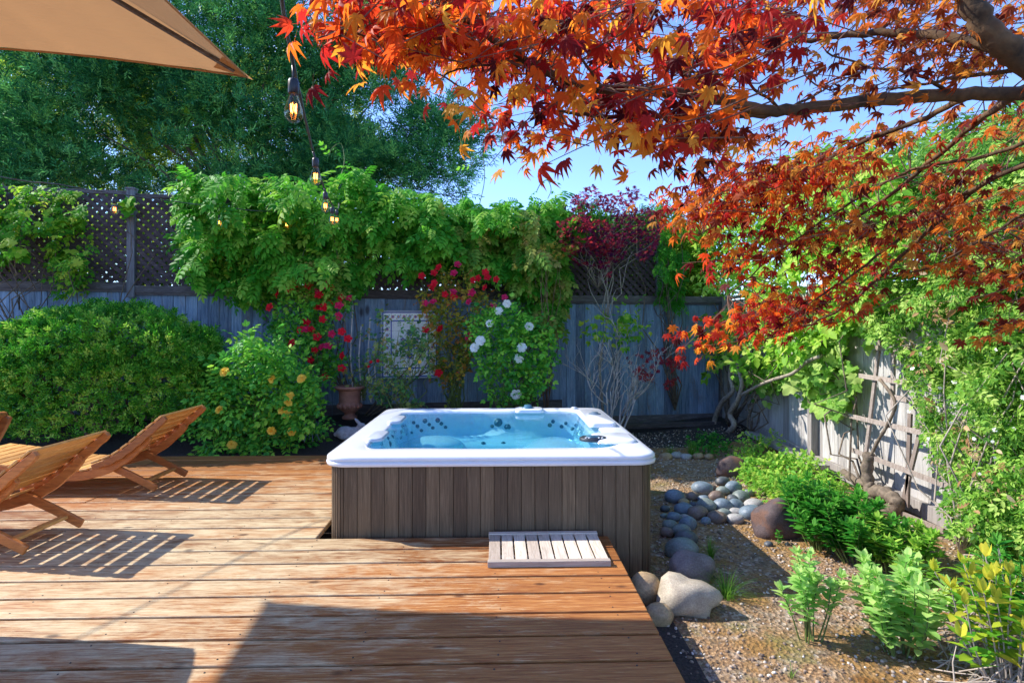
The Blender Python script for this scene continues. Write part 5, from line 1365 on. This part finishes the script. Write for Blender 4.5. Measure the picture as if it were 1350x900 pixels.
# ================================================================== red maple overhead
r = empty('red_maple', (3.1, 1.7, -.25), label='red and orange leaved maple reaching in from the upper right', cat='maple tree')
limbs = [
 ([(1480,126,2.05),(1350,123,2.05),(1250,125,2.05),(1150,132,2.0),(1075,142,1.95),(1015,146,1.9),(955,132,1.85),(900,124,1.8),(840,119,1.75),(780,117,1.7),(730,100,1.66),(690,78,1.62),(650,52,1.6),(612,26,1.58),(570,5,1.55)], .026, .006),
 ([(1035,146,1.92),(985,152,1.9),(930,154,1.88),(860,154,1.86),(800,154,1.84),(760,150,1.82),(735,147,1.8)], .013, .004),
 ([(1480,150,1.75),(1400,110,1.75),(1350,80,1.75),(1310,50,1.75),(1285,15,1.75),(1262,-30,1.75)], .043, .032),
 ([(1330,66,1.78),(1260,52,1.9),(1200,44,2.0),(1140,44,2.1),(1070,52,2.2),(1000,60,2.3)], .020, .007),
 ([(1350,118,2.05),(1290,160,2.4),(1230,210,2.7),(1170,260,2.9),(1110,300,3.0),(1060,330,3.1)], .014, .005),
 ([(1420,130,2.0),(1380,200,2.3),(1300,240,2.6),(1240,290,2.8),(1180,345,3.0),(1120,400,3.1),(1060,430,3.2),(1000,450,3.3)], .014, .004),
 ([(1280,125,2.05),(1210,160,2.3),(1130,190,2.5),(1060,230,2.7),(990,270,2.9),(920,310,3.0)], .012, .004),
 ([(1450,190,2.2),(1350,218,2.4),(1260,262,2.7),(1180,320,2.9),(1110,372,3.0),(1050,410,3.1)], .012, .004), ([(1400,170,2.1),(1300,205,2.4),(1200,225,2.6),(1110,275,2.8),(1030,330,2.95),(960,390,3.1)], .009, .003), ([(1420,240,2.3),(1320,300,2.6),(1230,350,2.8),(1150,372,3.0)], .008, .003),
 ([(940,130,1.84),(880,85,1.8),(830,50,1.75),(800,15,1.75)], .006, .003), ([(900,124,1.8),(920,70,1.85),(960,20,1.9)], .006, .003),
 ([(800,118,1.72),(760,70,1.7),(745,30,1.7)], .005, .003), ([(690,78,1.62),(620,90,1.6),(580,100,1.6)], .004, .002), ([(640,45,1.6),(540,50,1.55),(470,45,1.5),(420,50,1.5)], .005, .002),
 ([(1260,125,2.05),(1200,95,2.0),(1150,90,2.0),(1090,70,2.0)], .007, .003), ([(1350,90,1.8),(1280,100,1.9),(1220,110,2.0),(1170,118,2.1)], .008, .003),
 ([(1030,146,1.9),(1000,120,1.9),(960,100,1.9),(900,95,1.9)], .006, .003), ([(1040,142,1.92),(1080,120,1.95),(1060,100,2.0)], .005, .002),
]
mb = MB(); lp = []
for pts, r0, r1 in limbs:
    P_ = interp([tuple(at(x, y, d_)) for x, y, d_ in pts], 6); n_ = len(P_); P_ = [Vector(p) + rv(.0025) for p in P_]
    mb.tube(P_, [r0+(r1-r0)*i/(n_-1) for i in range(n_)], 9); lp += P_[n_//6:]
tr = [Vector((3.1, 1.7, -.3)), Vector((3.05, 1.7, .8)), Vector((2.8, 1.75, 1.8)), at(1480, 150, 1.75)]
mb.tube(interp([tuple(p) for p in tr], 6), [.10-.035*i/18 for i in range(19)], 12)
mb.tube(interp([(2.95, 1.72, 1.5), (2.6, 1.9, 2.0), tuple(at(1480, 126, 2.05))], 6), [.045-.015*i/12 for i in range(13)], 10)
mb.build('trunk', M['mbark'], r, True)
tw = MB()
def canopy(poly, nspray, d0, d1, mat, per, size, flow, seed, gap=.1, minv=-.3, rb=(0, 1), hang=.5, nm='foliage', slope=0.0, spread=.07, nb=(0, -.35, .75), sc_=.012, nj=.42, zs=.35):
    P = []; D = []; Nn = []; S = []; R = []
    for (x, y) in sample(poly, nspray, gap, seed, sc_, minv):
        d_ = random.uniform(d0, d1); c = at(x, y, d_)
        q = min(lp, key=lambda a: (a-c).length); fl = Vector(flow)+rv(.35); fl.normalize()
        a = c - fl*.10; e = c + fl*.10
        if (q-c).length < .32: tw.tube([q, q.lerp(a, .35)+rv(.014), q.lerp(a, .7)+rv(.010), a, c, e], [.0028, .0024, .0020, .0017, .0014, .001], 4)
        else: tw.tube([a-fl*.15+rv(.02), a, c, e], [.0022, .0018, .0014, .001], 4)
        tone = random.uniform(-.22, .22)
        for k_ in range(int(per*random.uniform(.6, 1.3))):
            t = random.uniform(-1, 1); p = c + fl*.11*t + Vector((random.gauss(0, spread), random.gauss(0, spread), random.gauss(0, spread*zs)))
            P.append(p); dd = fl*.6 + Vector((0, 0, -hang)) + rv(.45); D.append(dd); Nn.append(Vector(nb)+rv(nj)); S.append(random.uniform(*size)); R.append(min(1, max(0, random.uniform(*rb)+tone)))
    return scatter(nm, ['maple', 'mapleb', 'maplec'], arr(P), arr(D), arr(Nn), np.array(S), np.array(R), M[mat], r)
R1 = [(425,-20),(640,-20),(640,30),(600,70),(560,78),(530,60),(500,84),(475,78),(450,62),(440,52),(440,20),(425,8)]
R2 = [(560,-20),(1080,-20),(1060,20),(1030,40),(1010,60),(985,90),(960,110),(950,150),(935,165),(912,190),(880,185),(850,175),(820,178),(790,198),(755,195),(720,200),(690,205),(665,185),(640,178),(628,160),(600,128),(572,118),(580,92),(560,60)]
R2b = [(860,150),(950,150),(942,180),(925,200),(905,205),(880,185)]
R3 = [(1120,-20),(1400,-20),(1400,120),(1320,112),(1240,118),(1210,100),(1180,112),(1145,80),(1160,40),(1130,20)]
R4 = [(935,190),(960,160),(1040,165),(1120,150),(1230,150),(1400,140),(1400,330),(1300,340),(1230,300),(1170,320),(1120,340),(1060,330),(1020,350),(985,370),(945,365),(905,345),(875,330),(885,300),(905,275),(925,240),(945,215)]
R5 = [(895,455),(935,430),(975,405),(1010,375),(1060,355),(1130,335),(1180,330),(1150,370),(1110,395),(1070,420),(1020,445),(980,462),(930,466)]
canopy(R1, 40, 1.4, 1.75, 'L_maple', 7, (.040, .060), (-1, .1, -.1), 71.0, .1, -.6, (.25, 1), hang=.5)
canopy(R2, 215, 1.4, 2.5, 'L_maple', 6, (.036, .058), (-1, .2, -.15), 72.0, .08, -.12, (0, 1), hang=.7, sc_=.016)
canopy(R2b, 12, 1.6, 1.9, 'L_maple2', 6, (.036, .05), (-.4, .2, -.6), 72.5, .1, -.6, (0, .8), hang=1)
canopy(R3, 80, 1.8, 2.5, 'L_maple2', 8, (.030, .046), (-1, .2, -.1), 73.0, .1, -.15, (0, 1), hang=.5)
canopy([(990,70),(1100,60),(1180,90),(1200,150),(1130,150),(1090,125),(1050,125),(1010,110)], 14, 1.8, 2.2, 'L_maple2', 6, (.03, .046), (-1, .2, -.1), 73.5, .1, -.1, (0, 1), hang=.5)
canopy(R4, 105, 2.3, 3.3, 'L_maple2', 9, (.036, .056), (-.95, .25, -.35), 74.0, .10, .02, (.1, 1), hang=.3, spread=.10, nb=(-.1, -.05, 1.0), sc_=.014, nj=.24, zs=.15)
RA = [(895,330),(880,300),(905,270),(925,235),(945,200),(1010,190),(1060,215),(1050,260),(1020,300),(1010,340),(980,372),(940,362)]
canopy(RA, 62, 2.6, 3.2, 'L_maple', 9, (.036, .052), (-.95, .25, -.35), 77.0, .12, -.05, (.1, .9), hang=.3, spread=.09, nb=(-.1, -.1, 1.0), sc_=.014, nj=.3, zs=.2)
canopy([(1000,330),(1100,300),(1350,200),(1420,330),(1350,345),(1250,390),(1150,410),(1040,440)], 48, 2.5, 3.2, 'L_maple2', 9, (.034, .052), (-.9, .25, -.4), 75.0, .12, -.05, (0, 1), hang=.3, spread=.10, nb=(-.1, -.05, 1.0), nj=.24, zs=.15)
canopy([(1280,360),(1350,345),(1420,360),(1420,440),(1340,450),(1290,420)], 14, 2.2, 2.7, 'L_maple2', 8, (.034, .05), (-.9, .25, -.4), 78.0, .1, -.3, (0, .8), hang=.3, nj=.24, zs=.15)
canopy(R5, 52, 2.9, 3.4, 'L_maple', 9, (.036, .05), (-.95, .1, -.3), 76.0, .1, -.3, (.05, .9), hang=.35, spread=.07, nb=(-.1, -.15, .95))
tw.build('twig', M['twig'], r)
SKYSTR=.15; SUNSTR=2.9; EXPO=1.45

# ================================================================== light
w = bpy.data.worlds.new("World"); sc.world = w; w.use_nodes = True; nt = w.node_tree
bg = nt.nodes['Background']; sky = nt.nodes.new('ShaderNodeTexSky'); sky.sky_type = 'NISHITA'; sky.sun_disc = False
EL = math.asin(SUN.z); sky.sun_elevation = EL; sky.sun_rotation = math.atan2(SUN.x, SUN.y)
sky.air_density = 1.0; sky.dust_density = .2; sky.ozone_density = 3.0; sky.altitude = 1200
tn = nt.nodes.new('ShaderNodeMix'); tn.data_type = 'RGBA'; tn.blend_type = 'MULTIPLY'; tn.inputs[0].default_value = 1; tn.inputs[7].default_value = (.74, .81, 1.03, 1)
nt.links.new(sky.outputs[0], tn.inputs[6]); nt.links.new(tn.outputs[2], bg.inputs[0]); bg.inputs[1].default_value = SKYSTR
sl_ = bpy.data.lights.new('sun', 'SUN'); sl_.energy = SUNSTR; sl_.angle = math.radians(.5); sl_.color = (1, .95, .87)
so = bpy.data.objects.new('sun', sl_); COL.objects.link(so); so.rotation_euler = SUN.to_track_quat('Z', 'Y').to_euler()
vs_ = sc.view_settings; vs_.view_transform = 'Standard'; vs_.look = 'None'; vs_.gamma = 1; vs_.use_curve_mapping = False; vs_.exposure = EXPO
sc.render.engine = 'CYCLES'; sc.cycles.max_bounces = 10; sc.cycles.transparent_max_bounces = 24; sc.cycles.diffuse_bounces = 4; sc.cycles.transmission_bounces = 6
sc.cycles.sample_clamp_indirect = 8
sc.cycles.use_denoising = True
